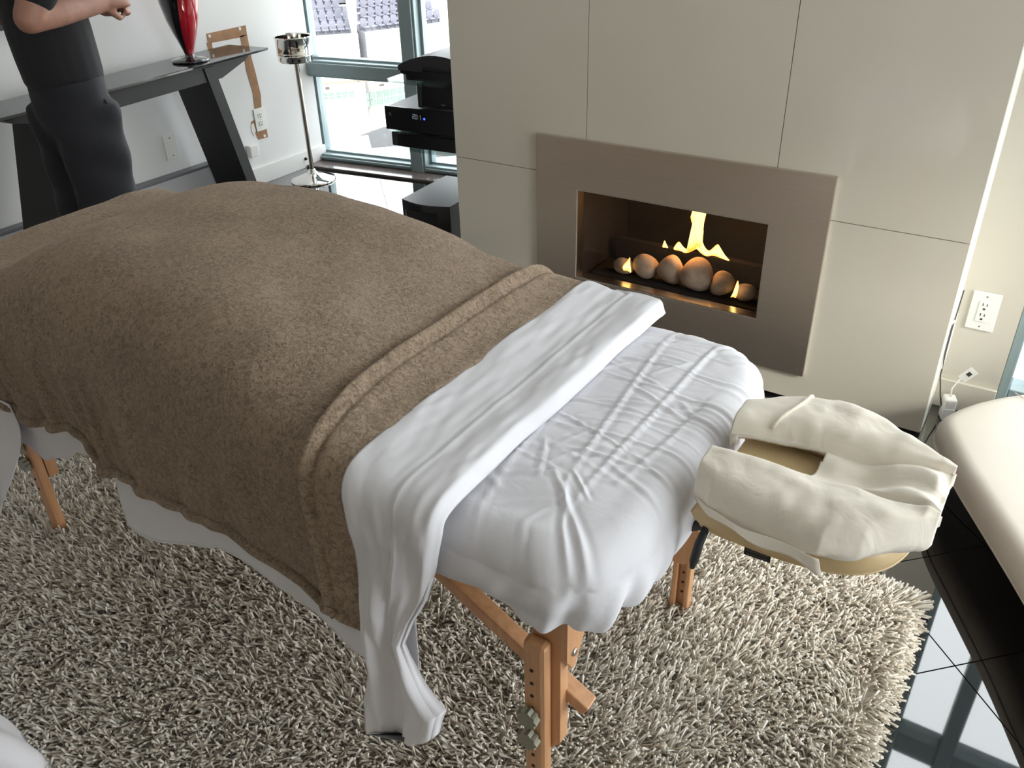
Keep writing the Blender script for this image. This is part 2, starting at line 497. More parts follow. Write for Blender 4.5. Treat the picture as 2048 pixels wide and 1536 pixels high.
# ---- fireplace mass with glass-like panels
wall_back = struct(MB().box(FPX0 + 0.006, FPX1 - 0.012, FPY + 0.46, 4.35, 0, 2.65)
                   .box(FPX0 + 0.006, -1.40, FPY + 0.03, FPY + 0.46, 0, 2.65)
                   .box(-0.70, FPX1 - 0.012, FPY + 0.03, FPY + 0.46, 0, 2.65)
                   .box(-1.40, -0.70, FPY + 0.03, FPY + 0.46, 0.62, 2.65)
                   .box(-1.40, -0.70, FPY + 0.03, FPY + 0.46, 0.0, 0.24).build('wall_fireplace', M_joint), 'ivory glossy panelled chimney breast around the fireplace')
g2 = 0.0011
JX = (-1.359, -0.718); JZ = 0.634
def panel(boxes, m=M_panel):
    b = MB()
    for q in boxes: b.box(*q)
    return b.build('panel', m, wall_back)
Y0, Y1 = FPY, FPY + 0.03
panel([(FPX0, JX[0] - g2, Y0, Y1, JZ + g2, 2.62)])
panel([(JX[0] + g2, JX[1] - g2, Y0, Y1, JZ + g2, 2.62)])
panel([(JX[1] + g2, FPX1, Y0, Y1, JZ + g2, 2.62)])
panel([(FPX0, -1.385, Y0, Y1, 0.012, JZ - g2), (-0.716, FPX1, Y0, Y1, 0.012, JZ - g2),
       (-1.385, -0.716, Y0, Y1, 0.596, JZ - g2), (-1.385, -0.716, Y0, Y1, 0.012, 0.272)])
panel([(FPX1 - 0.012, FPX1, Y1, OUTY + 0.01, 0.0, 2.62)], M_return)
panel([(FPX0, FPX0 + 0.008, Y1, 4.3, 0.0, 2.62)], M_panel)

wr = struct(MB().box(FPX1 - 0.05, 0.0, OUTY, 4.4, 0, 2.65).build('wall_right', M_beigewall), 'narrow warm white wall with an outlet right of the fireplace')
struct(MB().box(FPX1, 0.0, OUTY - 0.013, OUTY, 0.0, 0.10, 0.002).build('baseboard_right', M_beigewall), 'painted baseboard under the right outlet')

# ---- window wall on the left (swung 8 degrees)
WA = math.radians(8.354)
W0 = Vector((-3.90, 3.808, 0))
MW = Matrix.Translation(W0) @ Matrix.Rotation(WA, 4, 'Z')      # local x along the window, y outwards
win = struct(MB().box(-0.10, 2.25, 0.0, 0.10, 2.45, 2.65, M=MW).box(-0.10, -0.072, 0.0, 0.10, 0, 2.65, M=MW)
             .box(-0.10, 2.25, -0.02, 0.12, -0.01, 0.012, M=MW).build('window_1', M_alu), 'floor to ceiling window with grey green aluminium frame')
MULL = ((-0.072, -0.012), (0.645, 0.745), (1.36, 1.46), (2.10, 2.2))
for a, b in MULL:
    q = MB().box(a, b, -0.055, 0.08, 0.0, 2.45, 0.004, M=MW).box(a + 0.012, b - 0.012, -0.068, -0.055, 0.0, 2.45, 0.003, M=MW)
    q.build('mullion', M_alu, win)
for k in range(3):
    a = MULL[k][1]; b = MULL[k + 1][0]
    for z0, z1 in ((0.012, 0.05), (0.508, 0.60), (1.55, 1.64)):
        MB().box(a, b, -0.05, 0.075, z0, z1, 0.004, M=MW).box(a, b, -0.064, -0.05, z0 + 0.012, z1 - 0.012, 0.003, M=MW).build('transom', M_alu, win)
    for z0, z1 in ((0.05, 0.508), (0.60, 1.55), (1.64, 2.45)):
        gl = MB().box(a + 0.016, b - 0.016, 0.024, 0.030, z0 + 0.012, z1 - 0.012, M=MW).build('pane', M_glass, win)
        fr = MB()
        for q in ((a, a + 0.016, z0, z1), (b - 0.016, b, z0, z1), (a, b, z0, z0 + 0.012), (a, b, z1 - 0.012, z1)):
            fr.box(q[0], q[1], 0.0, 0.05, q[2], q[3], M=MW)
        fr.build('glazing_bead', M_alu, gl)
struct(MB().box(-0.05, 2.2, -0.185, -0.03, 0.0, 0.014, 0.003, M=MW).build('trim_1', M_sill), 'brown granite strip along the foot of the window')

# ---- glazed walls on the right
def glazed(name, label, A, B, nb, zt=2.45):
    A = Vector((*A, 0)); B = Vector((*B, 0)); L = (B - A).length
    M = Matrix.Translation(A) @ Matrix.Rotation(math.atan2((B - A).y, (B - A).x), 4, 'Z')
    w = struct(MB().box(0, L, -0.05, 0.05, zt, 2.65, M=M).build(name, M_alu), label)
    xs = [0.0] + list(nb) + [L]
    for k, x in enumerate(xs):
        x0, x1 = max(0, x - 0.03), min(L, x + 0.03)
        MB().box(x0, x1, -0.05, 0.05, 0.0, zt, 0.004, M=M).build('mullion', M_alu, w)
        if k == len(xs) - 1: break
        xa = x1; xb = min(xs[k + 1] - 0.03, L - 0.03)
        for z0, z1 in ((0.0, 0.05), (1.68, 1.80)):
            MB().box(xa, xb, -0.045, 0.045, z0, z1, 0.004, M=M).build('transom', M_alu, w)
        for z0, z1 in ((0.05, 1.68), (1.80, zt)):
            MB().box(xa, xb, -0.003, 0.003, z0, z1, M=M).build('pane', M_glass, w)
    return w
glazed('window_2', 'narrow balcony window right of the outlet wall', (0.0, 2.90), (2.7, 2.90), (0.22, 1.1, 1.9))
glazed('window_3', 'tall windows along the right side of the room', (2.7, 2.85), (2.7, 0.25), (1.3,))
struct(MB().box(2.7, 2.85, -2.6, 0.25, 0, 2.65).build('wall_far_right', M_backwall), 'unseen solid wall added to block sun and side light from the right')  # added out of view to cut side fill and keep sun off the rug

portal('portal_window_1', MW @ Vector((1.05, 0.12, 1.25)), 2.2, 2.45, MW.to_3x3() @ Vector((0, -1, 0)))
portal('portal_window_2', (1.35, 3.0, 1.25), 2.7, 2.45, (0, -1, 0))
portal('portal_window_3', (2.78, 1.55, 1.25), 2.6, 2.45, (-1, 0, 0))

# ================================================================== FIREPLACE
fp = thing('fireplace', 'gas fireplace with wide brushed steel surround and glass front in ivory wall', 'fireplace', (-1.05, FPY, 0.1))
fr = MB()
FX0, FX1, FZ0, FZ1 = -1.547, -0.541, 0.107, 0.766
OX0, OX1, OZ0, OZ1 = -1.384, -0.716, 0.272, 0.595
def ring(b, y0, y1, xa, xb, za, zb, ia, ib, ja, jb):
    o = [(xa, za), (xb, za), (xb, zb), (xa, zb)]; i = [(ia, ja), (ib, ja), (ib, jb), (ia, jb)]
    vs = [(p[0], y0, p[1]) for p in o] + [(p[0], y0, p[1]) for p in i] + [(p[0], y1, p[1]) for p in o] + [(p[0], y1, p[1]) for p in i]
    fs = []
    for k in range(4):
        n = (k + 1) % 4
        fs += [(k, n, 4 + n, 4 + k), (8 + k, 12 + k, 12 + n, 8 + n), (k, 8 + k, 8 + n, n), (4 + k, 4 + n, 12 + n, 12 + k)]
    return b.add(vs, fs)
ring(fr, FPY - 0.014, FPY + 0.001, FX0, FX1, FZ0, FZ1, OX0, OX1, OZ0, OZ1)
so = norm_out(fr.build('surround', M_steel, fp))
md = so.modifiers.new('edge', 'BEVEL'); md.width = 0.0015; md.segments = 2
lip = ring(MB(), FPY - 0.012, FPY + 0.03, OX0 - 0.004, OX1 + 0.004, OZ0 - 0.004, OZ1 + 0.004, OX0 + 0.003, OX1 - 0.003, OZ0 + 0.003, OZ1 - 0.003)
norm_out(lip.build('inner_lip', M_bolt, fp))
bx = MB()
BY = FPY + 0.40
bx.box(OX0 - 0.012, OX0 - 0.002, FPY + 0.03, BY, 0.25, 0.61).box(OX1 + 0.002, OX1 + 0.012, FPY + 0.03, BY, 0.25, 0.61)
bx.box(OX0 - 0.012, OX1 + 0.012, BY, BY + 0.01, 0.25, 0.61).box(OX0 - 0.012, OX1 + 0.012, FPY + 0.03, BY, 0.604, 0.612)
bx.build('firebox', M_soot, fp)
MB().box(OX0 - 0.012, OX1 + 0.012, FPY + 0.03, BY, 0.243, 0.256).build('firebox_floor', M_blacksteel, fp)
MB().box(OX0 + 0.02, OX1 - 0.02, FPY + 0.06, FPY + 0.19, 0.256, 0.268, 0.003).build('burner_tray', M_soot, fp)
MB().box(OX0 + 0.03, OX1 - 0.03, FPY + 0.235, FPY + 0.262, 0.256, 0.345, 0.004).build('burner_bar', M_soot, fp)
MB().box(OX0 + 0.003, OX1 - 0.003, FPY + 0.012, FPY + 0.016, OZ0 + 0.003, OZ1 - 0.003).build('glass_front', M_fireglass, fp)

stones = [((-1.256, 0.293), (0.043, 0.029), 0.0, 'small flat brown stone at the left end of the fireplace row'),
          ((-1.167, 0.321), (0.046, 0.046), 0.1, 'smooth pale stone second from the left in the fireplace'),
          ((-1.072, 0.331), (0.047, 0.053), -0.1, 'tall egg shaped stone third from the left in the fireplace'),
          ((-0.970, 0.327), (0.058, 0.057), 0.0, 'largest round stone in the fireplace row'),
          ((-0.883, 0.318), (0.044, 0.040), 0.35, 'tilted reddish stone right of the largest stone in the fireplace'),
          ((-0.800, 0.310), (0.041, 0.030), 0.15, 'low dark stone at the right end of the fireplace row')]
for k, (c, r, tilt, lab) in enumerate(stones):
    b = MB().ball((0, 0, 0), 1.0, 28, 18)
    P = np.array(b.v)
    d = 1 + 0.10 * np.sin(P[:, 0] * 2.1 + k) * np.cos(P[:, 2] * 1.7 + 2 * k) + 0.05 * np.sin(3.3 * P[:, 1] + 1.3 * k + 2 * P[:, 2])
    # egg: narrower on top
    P = P * d[:, None]
    eg = 1 - 0.14 * P[:, 2]
    P[:, 0] *= eg * r[0]; P[:, 1] *= eg * min(r) * 0.9; P[:, 2] *= r[1]
    ct, st = math.cos(tilt), math.sin(tilt)
    P = np.stack([P[:, 0] * ct - P[:, 2] * st, P[:, 1], P[:, 0] * st + P[:, 2] * ct], 1)
    zc = 0.268 - P[:, 2].min()
    P += np.array([c[0], 2.62, zc])
    b.v = [tuple(q) for q in P.tolist()]
    tag(b.build('stone', M_stone, None, True), lab, 'stone', 'stones along the burner of the fireplace')

def flame_mesh(outline, y, depth, name, label, levels=2):
    """closed outline in x,z swollen to a rounded body"""
    pts = np.array(outline, float)
    # refine closed polyline by Chaikin corner cutting
    for _ in range(levels):
        n = np.roll(pts, -1, 0)
        pts = np.stack([0.75 * pts + 0.25 * n, 0.25 * pts + 0.75 * n], 1).reshape(-1, 2)
    bm = bmesh.new()
    vs = [bm.verts.new((p[0], 0, p[1])) for p in pts]
    f = bm.faces.new(vs)
    bmesh.ops.triangulate(bm, faces=[f])
    bmesh.ops.subdivide_edges(bm, edges=[e for e in bm.edges if not e.is_boundary], cuts=2, use_grid_fill=True)
    bmesh.ops.triangulate(bm, faces=bm.faces[:])
    co = np.array([v.co[:] for v in bm.verts])
    dist = np.min(np.hypot(co[:, None, 0] - pts[None, :, 0], co[:, None, 2] - pts[None, :, 1]), axis=1)
    for v in bm.verts:
        if v.is_boundary: dist[v.index] = 0
    bm.verts.index_update()
    faces = [tuple(v.index for v in q.verts) for q in bm.faces]
    hgt = np.sqrt(np.clip(dist, 0, 1) / max(dist.max(), 1e-5)) * depth
    N = len(co)
    front = [(c[0], y - hgt[i], c[2]) for i, c in enumerate(co)]
    back = [(c[0], y + hgt[i] + 1e-4, c[2]) for i, c in enumerate(co)]
    bm.free()
    b = MB(); b.add(front, faces); b.add(back, [q[::-1] for q in faces])
    o = b.build(name, M_flame, None, True)
    bm = bmesh.new(); bm.from_mesh(o.data); bmesh.ops.remove_doubles(bm, verts=bm.verts[:], dist=3e-4)
    bmesh.ops.recalc_face_normals(bm, faces=bm.faces[:]); bm.to_mesh(o.data); bm.free()
    o.data.polygons.foreach_set('use_smooth', np.ones(len(o.data.polygons), dtype=bool))
    tag(o, label, 'flame', 'flames of the gas fire')
    return o
FLY = FPY + 0.21
flame_mesh([(-1.111, .350), (-1.104, .372), (-1.090, .390), (-1.076, .372), (-1.058, .362), (-1.043, .385), (-1.036, .42), (-1.042, .450), (-1.056, .480), (-1.050, .515), (-1.032, .545), (-1.008, .545), (-1.000, .51), (-1.006, .46), (-1.009, .42), (-0.997, .388),
            (-0.978, .372), (-0.966, .385), (-0.949, .408), (-0.937, .395), (-0.918, .370), (-0.893, .350), (-0.93, .356), (-0.96, .362), (-0.985, .350), (-1.01, .362), (-1.022, .374), (-1.036, .362), (-1.062, .346), (-1.085, .354)], FLY, 0.012, 'flame', 'tall yellow gas flame rising in the middle of the fireplace')
flame_mesh([(-1.152, .350), (-1.151, .365), (-1.146, .384), (-1.138, .368), (-1.128, .352), (-1.14, .354)], FLY, 0.006, 'flame', 'tiny detached flame left of the tall flame')
flame_mesh([(-1.237, .296), (-1.238, .318), (-1.222, .336), (-1.211, .358), (-1.212, .335), (-1.206, .312), (-1.204, .292), (-1.218, .302)], 2.578, 0.006, 'flame', 'small orange flame licking the leftmost fireplace stone')
flame_mesh([(-0.836, .285), (-0.828, .305), (-0.823, .335), (-0.816, .358), (-0.811, .335), (-0.813, .305), (-0.816, .288), (-0.826, .292)], 2.578, 0.005, 'flame', 'small thin flame before the rightmost fireplace stone')
fd = bpy.data.lights.new('fire_glow', 'POINT'); fd.energy = 1.8; fd.color = (1.0, 0.42, 0.12); fd.shadow_soft_size = 0.04
fo = bpy.data.objects.new('fire_glow', fd); COL.objects.link(fo); fo.location = (-1.02, FPY + 0.17, 0.50)

# ================================================================== OUTLETS AND WALL DAMAGE
def outlet(name, label, C, nx, w, h, decora=False, blank=False, cat='outlet'):
    """plate on a wall; nx = outward normal, C = plate centre"""
    n = Vector(nx).normalized(); z = Vector((0, 0, 1)); x = z.cross(n) * 1.0
    M = Matrix(((x.x, -n.x, 0, C[0]), (x.y, -n.y, 0, C[1]), (0, 0, 1, C[2]), (0, 0, 0, 1)))   # local -y is outward
    t = thing(name, label, cat, C)
    MB().box(-w / 2, w / 2, -0.006, 0.0, -h / 2, h / 2, 0.002, M=M).build('plate', M_white_pl, t)
    if blank:
        for s in (-1, 1):
            MB().lathe([(0.003, 0), (0.003, 0.001)], n=12, M=M @ Matrix.Translation((0, -0.006, s * h * 0.36)) @ Matrix.Rotation(PI / 2, 4, 'X')).build('screw', M_bolt, t)
        return t
    if decora:
        ins = MB().box(-w * 0.21, w * 0.21, -0.0085, -0.004, -h * 0.275, h * 0.275, 0.0015, M=M).build('insert', M_white_pl, t)
        cs = (0.135, -0.135)
    else:
        cs = (0.17, -0.17)
        ins = None
    for c in cs:
        if not decora:
            ins = MB().prism([(0.0165 * math.cos(a) * 1.0, max(-0.0125, min(0.0125, 0.0165 * math.sin(a))) + c * h) for a in [2 * PI * i / 24 for i in range(24)]], -0.0085, -0.004, 'y', M=M).build('insert', M_white_pl, t)
        yy = -0.0092
        sl = MB().box(-w * 0.085, -w * 0.055, yy, -0.008, c * h + 0.003, c * h + 0.012, M=M).build('slot', M_slot, ins)
        MB().box(w * 0.06, w * 0.088, yy, -0.008, c * h + 0.003, c * h + 0.011, M=M).build('slot', M_slot, ins)
        MB().box(-0.0032, 0.0032, yy, -0.008, c * h - 0.010, c * h - 0.004, 0.0, M=M).build('slot', M_slot, ins)
    for s in ((-0.4, 0.4) if decora else (0,)):
        MB().lathe([(0.0025, 0), (0.0025, 0.0008)], n=12, M=M @ Matrix.Translation((0, -0.006, s * h)) @ Matrix.Rotation(PI / 2, 4, 'X')).build('screw', M_bolt, t)
    return t
outlet('wall_outlet', 'white double outlet on the narrow wall right of the fireplace', (-0.099, OUTY, 0.352), (0, -1, 0), 0.078, 0.124, decora=True)
outlet('wall_outlet', 'white double outlet beside the torn brown strip on the left wall', (LWX, 3.338, 0.352), (1, 0, 0), 0.082, 0.124, cat='outlet')
outlet('blank_plate', 'blank white wall plate under the black console', (LWX, 2.725, 0.35), (1, 0, 0), 0.078, 0.124, blank=True, cat='wall plate')
outlet('wall_plate', 'white plate on the bright side of the chimney breast', (FPX1, 2.672, 0.26), (1, 0, 0), 0.06, 0.17, blank=True, cat='wall plate')

# torn paint: strips of bare brown paper
pp = thing('torn_wall_patch', 'bare brown drywall paper strips where fittings were torn off the left wall', 'wall damage', (LWX, 3.2, 0.5))
S = 3.90 / 3.95
def wstrip(poly, nm='strip', m=M_paper, x=LWX + 0.0015):
    b = MB().prism([(y, z) for y, z in poly], LWX - 0.001, x, 'x')
    return norm_out(b.build(nm, m, pp))
wstrip([(3.085, .842), (3.35, .846), (3.348, .80), (3.31, .792), (3.10, .795), (3.083, .80)])
wstrip([(3.298, .80), (3.348, .80), (3.352, .68), (3.362, .60), (3.372, .48), (3.36, .40), (3.31, .40), (3.318, .50), (3.30, .62), (3.302, .70)])
wstrip([(3.075, .80), (3.108, .795), (3.104, .745), (3.30, .752), (3.30, .70), (3.085, .705)])
wstrip([(3.270, .352), (3.31, .36), (3.36, .345), (3.372, .29), (3.372, .243), (3.30, .246), (3.285, .285), (3.262, .30)])
for (y, z, r) in ((3.10, .828, .009), (3.305, .835, .010), (3.318, .735, .008), (3.348, .256, .010)):
    MB().lathe([(r, 0), (r * 0.8, 0.003)], n=14, M=Matrix.Translation((LWX + 0.001, y, z)) @ Matrix.Rotation(PI / 2, 4, 'Y')).build('anchor_hole', M_plaster, pp)
wstrip([(3.265, .335), (3.285, .345), (3.292, .30), (3.275, .27), (3.262, .30)], 'plaster_chip', M_plaster, LWX + 0.003)

bh = thing('baseboard_heater', 'low grey ledge with a dark top edge along the wall under the console', 'ledge', (LWX, 1.6, 0))  # plain grey box on the wall with a darker strip on top
MB().box(LWX, LWX + 0.055, 0.3, 3.02, 0.02, 0.215, 0.006).build('cover', mat('ledge_grey', (0.52, 0.52, 0.54), 0.3, bump=0.03), bh)
MB().box(LWX, LWX + 0.06, 0.29, 3.03, 0.208, 0.222, 0.003).build('top_edge', mat('ledge_dark', (0.16, 0.16, 0.18), 0.4, bump=0.03), bh)
b = MB().box(LWX, LWX + 0.035, 3.20, 3.262, 0.17, 0.235, 0.005)
tag(b.build('junction_box', M_white_pl), 'small white plastic box on the wall right of the console leg', 'box')
ds = thing('door_stop', 'small dark round door stop on the white baseboard by the window', 'door stop', (LWX + 0.014, 3.62, 0.05))
MB().lathe([(0.009, 0), (0.009, 0.006), (0.006, 0.012)], n=16, M=Matrix.Translation((LWX + 0.014, 3.62, 0.055)) @ Matrix.Rotation(PI / 2, 4, 'Y')).build('stop', M_blacksteel, ds, True)

# television edge, top left
tv = thing('television', 'black wall mounted television cut off at the upper left', 'television', (LWX, 1.5, 1.0))
MB().box(LWX + 0.02, LWX + 0.06, 0.95, 2.15, 1.012, 1.72, 0.006).build('casing', M_satin, tv)
MB().box(LWX + 0.058, LWX + 0.062, 0.97, 2.13, 1.035, 1.70).build('screen', M_tv, tv)
MB().box(LWX + 0.001, LWX + 0.03, 1.4, 1.7, 1.2, 1.5).build('bracket', M_blacksteel, tv)

# ================================================================== CONSOLE, VASE, STAND
CA = math.radians(6.5)
MC = Matrix.Translation((-3.585, 3.20, 0)) @ Matrix.Rotation(CA, 4, 'Z')      # local -y along the length, -x to the wall
con = thing('console_table', 'black console table with dark glass top and splayed slab legs', 'console table', (-3.6, 2.3, 0))
CL = 1.66
MB().box(-0.27, 0.0, -CL, 0.0, 0.768, 0.780, 0.002, M=MC).build('glass_top', M_blackglass, con)
ap = MB()
ap.prism([(-CL + 0.16, 0.768), (-0.10, 0.768), (-0.14, 0.742), (-0.32, 0.69), (-CL + 0.42, 0.69), (-CL + 0.20, 0.742)], -0.25, -0.035, 'x', M=MC)
norm_out(ap.build('apron', M_blackmatte, con))
for top, bot in ((-0.40, -0.22), (-CL + 0.40, -CL + 0.22)):
    l = MB().prism([(top - 0.032, 0.755), (top + 0.032, 0.755), (bot + 0.032, 0.0), (bot - 0.032, 0.0)], -0.262, -0.028, 'x', M=MC)
    norm_out(l.build('leg', M_blackmatte, con))

vc = (-3.66, 2.775)
vase = thing('vase', 'tall red and black art glass vase on the console', 'vase', (vc[0], vc[1], 0.78))
MB().lathe([(0.0, 0), (0.084, 0.0), (0.088, 0.004), (0.086, 0.010), (0.05, 0.016), (0.024, 0.022), (0.02, 0.034)], (vc[0], vc[1], 0.78), 40, False).build('foot', M_blkglass, vase, True)
prof = [(0.020, 0.03), (0.024, 0.045), (0.036, 0.08), (0.055, 0.13), (0.074, 0.19), (0.088, 0.26), (0.093, 0.32), (0.090, 0.38), (0.076, 0.44), (0.052, 0.49), (0.03, 0.525), (0.022, 0.55), (0.03, 0.58), (0.038, 0.59), (0.030, 0.585), (0.014, 0.54)]
n = 48
def vase_seg(a0, a1, m, nm, cap=False):
    b = MB()
    kk = int(n * (a1 - a0)) + 1
    P = np.zeros((len(prof), kk, 3))
    for i, (r, z) in enumerate(prof):
        for j in range(kk):
            a = 2 * PI * (a0 + (a1 - a0) * j / (kk - 1)) + z * 1.3
            P[i, j] = (vc[0] + r * math.cos(a), vc[1] + r * math.sin(a), 0.78 + z)
    b.grid(P); b.build(nm, m, vase, True)
vase_seg(0.83, 0.17 + 1.0, M_red, 'red_band'); vase_seg(0.17, 0.36, M_blkglass, 'black_band')
vase_seg(0.36, 0.52, M_red, 'red_band'); vase_seg(0.52, 0.83, M_blkglass, 'black_band')

sc = (-3.675, 3.462)
st = thing('champagne_bucket_stand', 'polished chrome bucket stand on a slim pole by the window', 'bucket stand', (sc[0], sc[1], 0))
MB().lathe([(0.0, 0), (0.128, 0.0), (0.130, 0.006), (0.124, 0.012), (0.09, 0.020), (0.06, 0.034), (0.034, 0.040), (0.022, 0.055), (0.016, 0.07)], (sc[0], sc[1], 0.0), 48, False).build('base', M_chrome, st, True)
MB().lathe([(0.0125, 0.06), (0.0125, 0.66)], (sc[0], sc[1], 0), 20, False).build('pole', M_poletone, st, True)
cup = MB().lathe([(0.0, 0.655), (0.04, 0.655), (0.088, 0.662), (0.094, 0.672), (0.094, 0.692), (0.099, 0.697), (0.094, 0.702), (0.099, 0.707), (0.0955, 0.713), (0.097, 0.782), (0.103, 0.788), (0.101, 0.793), (0.093, 0.788), (0.090, 0.70), (0.0, 0.68)], (sc[0], sc[1], 0), 56, False)
smooth_angle(cup.build('cup', M_chrome, st), 50)

# ================================================================== AUDIO SHELVES
MA = Matrix.Translation((-2.44, 2.75, 0)) @ Matrix.Rotation(math.radians(5), 4, 'Z')
def shelf(x0, x1, y0, y1, z, label):
    c = 0.03
    poly = [(x0 + c, y0), (x1, y0), (x1, y1), (x0, y1), (x0, y0 + c)]
    t = thing('glass_shelf', label, 'shelf', MA @ Vector((x0, y0, z)))
    norm_out(MB().prism(poly, z, z + 0.010, 'z', M=MA).build('glass_plate', M_shelfglass, t))
    MB().box(x1 - 0.015, x1 + 0.03, y0 + 0.05, y1 - 0.05, z - 0.02, z - 0.001, M=MA).build('bracket', M_blacksteel, t)
    return t
shelf(0.02, 0.52, -0.02, 0.40, 0.806, 'uppermost glass shelf beside the fireplace with a curved black player')
shelf(-0.02, 0.52, 0.01, 0.40, 0.603, 'middle glass shelf under the receiver beside the fireplace')
shelf(0.05, 0.52, 0.0, 0.40, 0.530, 'lowest glass shelf carrying the black set top box')
rc = thing('receiver', 'black audio video receiver with dim clock display and blue light', 'receiver', MA @ Vector((0.2, 0.1, 0.613)))
MB().box(0.0, 0.43, 0.008, 0.33, 0.617, 0.705, 0.003, M=MA).build('body', M_satin, rc)
MB().box(-0.002, 0.432, 0.0, 0.010, 0.613, 0.708, 0.002, M=MA).build('front_panel', M_gloss, rc)
MB().lathe([(0.008, 0.0), (0.008, 0.006), (0.006, 0.008)], n=20, M=MA @ Matrix.Translation((0.028, 0.0, 0.676)) @ Matrix.Rotation(PI / 2, 4, 'X')).build('power_button', M_satin, rc, True)
MB().box(0.190, 0.197, -0.0015, 0.001, 0.668, 0.675, M=MA).build('blue_light', M_led, rc)
# seven segment clock, 20:1
SEG = {'2': 'abged', '0': 'abcdef', '1': 'bc'}
def digit(ch, x, z, w=0.010, hh=0.019, t=0.0018):
    pos = {'a': (x, x + w, z + hh - t, z + hh), 'g': (x, x + w, z + hh / 2 - t / 2, z + hh / 2 + t / 2), 'd': (x, x + w, z, z + t),
           'f': (x, x + t, z + hh / 2, z + hh), 'b': (x + w - t, x + w, z + hh / 2, z + hh), 'e': (x, x + t, z, z + hh / 2), 'c': (x + w - t, x + w, z, z + hh / 2)}
    b = MB()
    for s_ in SEG[ch]:
        q = pos[s_]; b.box(q[0], q[1], -0.001, 0.001, q[2], q[3], M=MA)
    b.build('clock_digit', M_digit, rc)
digit('2', 0.136, 0.668); digit('0', 0.149, 0.667); digit('1', 0.166, 0.666)
MB().box(0.163, 0.1645, -0.001, 0.001, 0.671, 0.673, M=MA).box(0.163, 0.1645, -0.001, 0.001, 0.679, 0.681, M=MA).build('clock_colon', M_digit, rc)
for sx in (0.04, 0.39):
    MB().lathe([(0.012, 0), (0.012, 0.006)], n=16, M=MA @ Matrix.Translation((sx, 0.06, 0.613))).build('foot', M_gloss, rc)
bxs = thing('set_top_box', 'black set top box on the lowest glass shelf', 'set top box', MA @ Vector((0.2, 0.1, 0.54)))
MB().box(0.012, 0.44, 0.012, 0.30, 0.542, 0.600, 0.006, M=MA).build('body', M_satin, bxs)
MB().box(0.045, 0.44, 0.006, 0.014, 0.544, 0.598, 0.002, M=MA).build('front_panel', M_gloss, bxs)
pl = thing('disc_player', 'black player with domed lid on the uppermost glass shelf', 'player', MA @ Vector((0.25, 0.1, 0.816)))
dome = []
for i in range(13):
    a = i / 12
    dome.append((0.085 + 0.36 * a, 0.862 + 0.058 * math.sin(PI * min(1, 0.04 + a * 0.92)) ** 0.8))
norm_out(smooth_angle(MB().prism([(0.085, 0.855)] + dome + [(0.445, 0.855)], 0.0, 0.30, 'y', M=MA).build('lid', M_satin, pl), 35))
norm_out(MB().prism([(0.085, 0.856), (0.445, 0.856), (0.445, 0.817), (0.115, 0.817), (0.112, 0.838), (0.088, 0.840)], 0.012, 0.30, 'y', M=MA).build('body', M_gloss, pl))
MB().box(0.20, 0.40, -0.006, 0.004, 0.858, 0.876, 0.004, M=MA).build('lid_grip', M_gloss, pl)
sp = thing('speaker', 'small black upright speaker standing on the receiver', 'speaker', MA @ Vector((0.27, 0.1, 0.708)))
MB().box(0.165, 0.43, 0.03, 0.22, 0.712, 0.806, 0.004, M=MA).build('cabinet', M_gloss, sp)
MB().box(0.150, 0.172, 0.025, 0.18, 0.708, 0.804, 0.004, M=MA).build('side_panel', M_satin, sp)
MB().box(0.262, 0.282, 0.028, 0.031, 0.726, 0.729, M=MA).build('badge', M_bolt, sp)

MS = Matrix.Translation((-2.275, 2.615, 0)) @ Matrix.Rotation(math.radians(4), 4, 'Z')
sw = thing('subwoofer', 'black curved front subwoofer on the floor beside the fireplace', 'subwoofer', MS @ Vector((0.13, 0.2, 0)))
front = [(0.235 * i / 12, -0.028 * math.sin(PI * i / 12)) for i in range(13)]
poly = front + [(0.235, 0.34), (0.0, 0.34)]
norm_out(MB().prism(poly, 0.015, 0.372, 'z', M=MS).build('cabinet', M_gloss, sw))
norm_out(MB().prism([(p[0] * 1.0, p[1]) for p in poly], 0.372, 0.378, 'z', M=MS).build('top_panel', M_satin, sw))
norm_out(MB().prism([(p[0] * 0.8 + 0.022, p[1] - 0.006) for p in front] + [(0.21, 0.02), (0.022, 0.02)], 0.05, 0.345, 'z', M=MS).build('grille', mat('grille_cloth', (0.012, 0.012, 0.014), 0.9, bump=0.4, bscale=900), sw))
MB().box(0.030, 0.033, -0.022, -0.014, 0.28, 0.34, M=MS).build('light_bar', M_bolt, sw)
for px, py in ((0.02, 0.02), (0.21, 0.02), (0.02, 0.31), (0.21, 0.31)):
    MB().lathe([(0.012, 0), (0.012, 0.016)], n=12, M=MS @ Matrix.Translation((px, py, 0.0))).build('foot', M_gloss, sw)

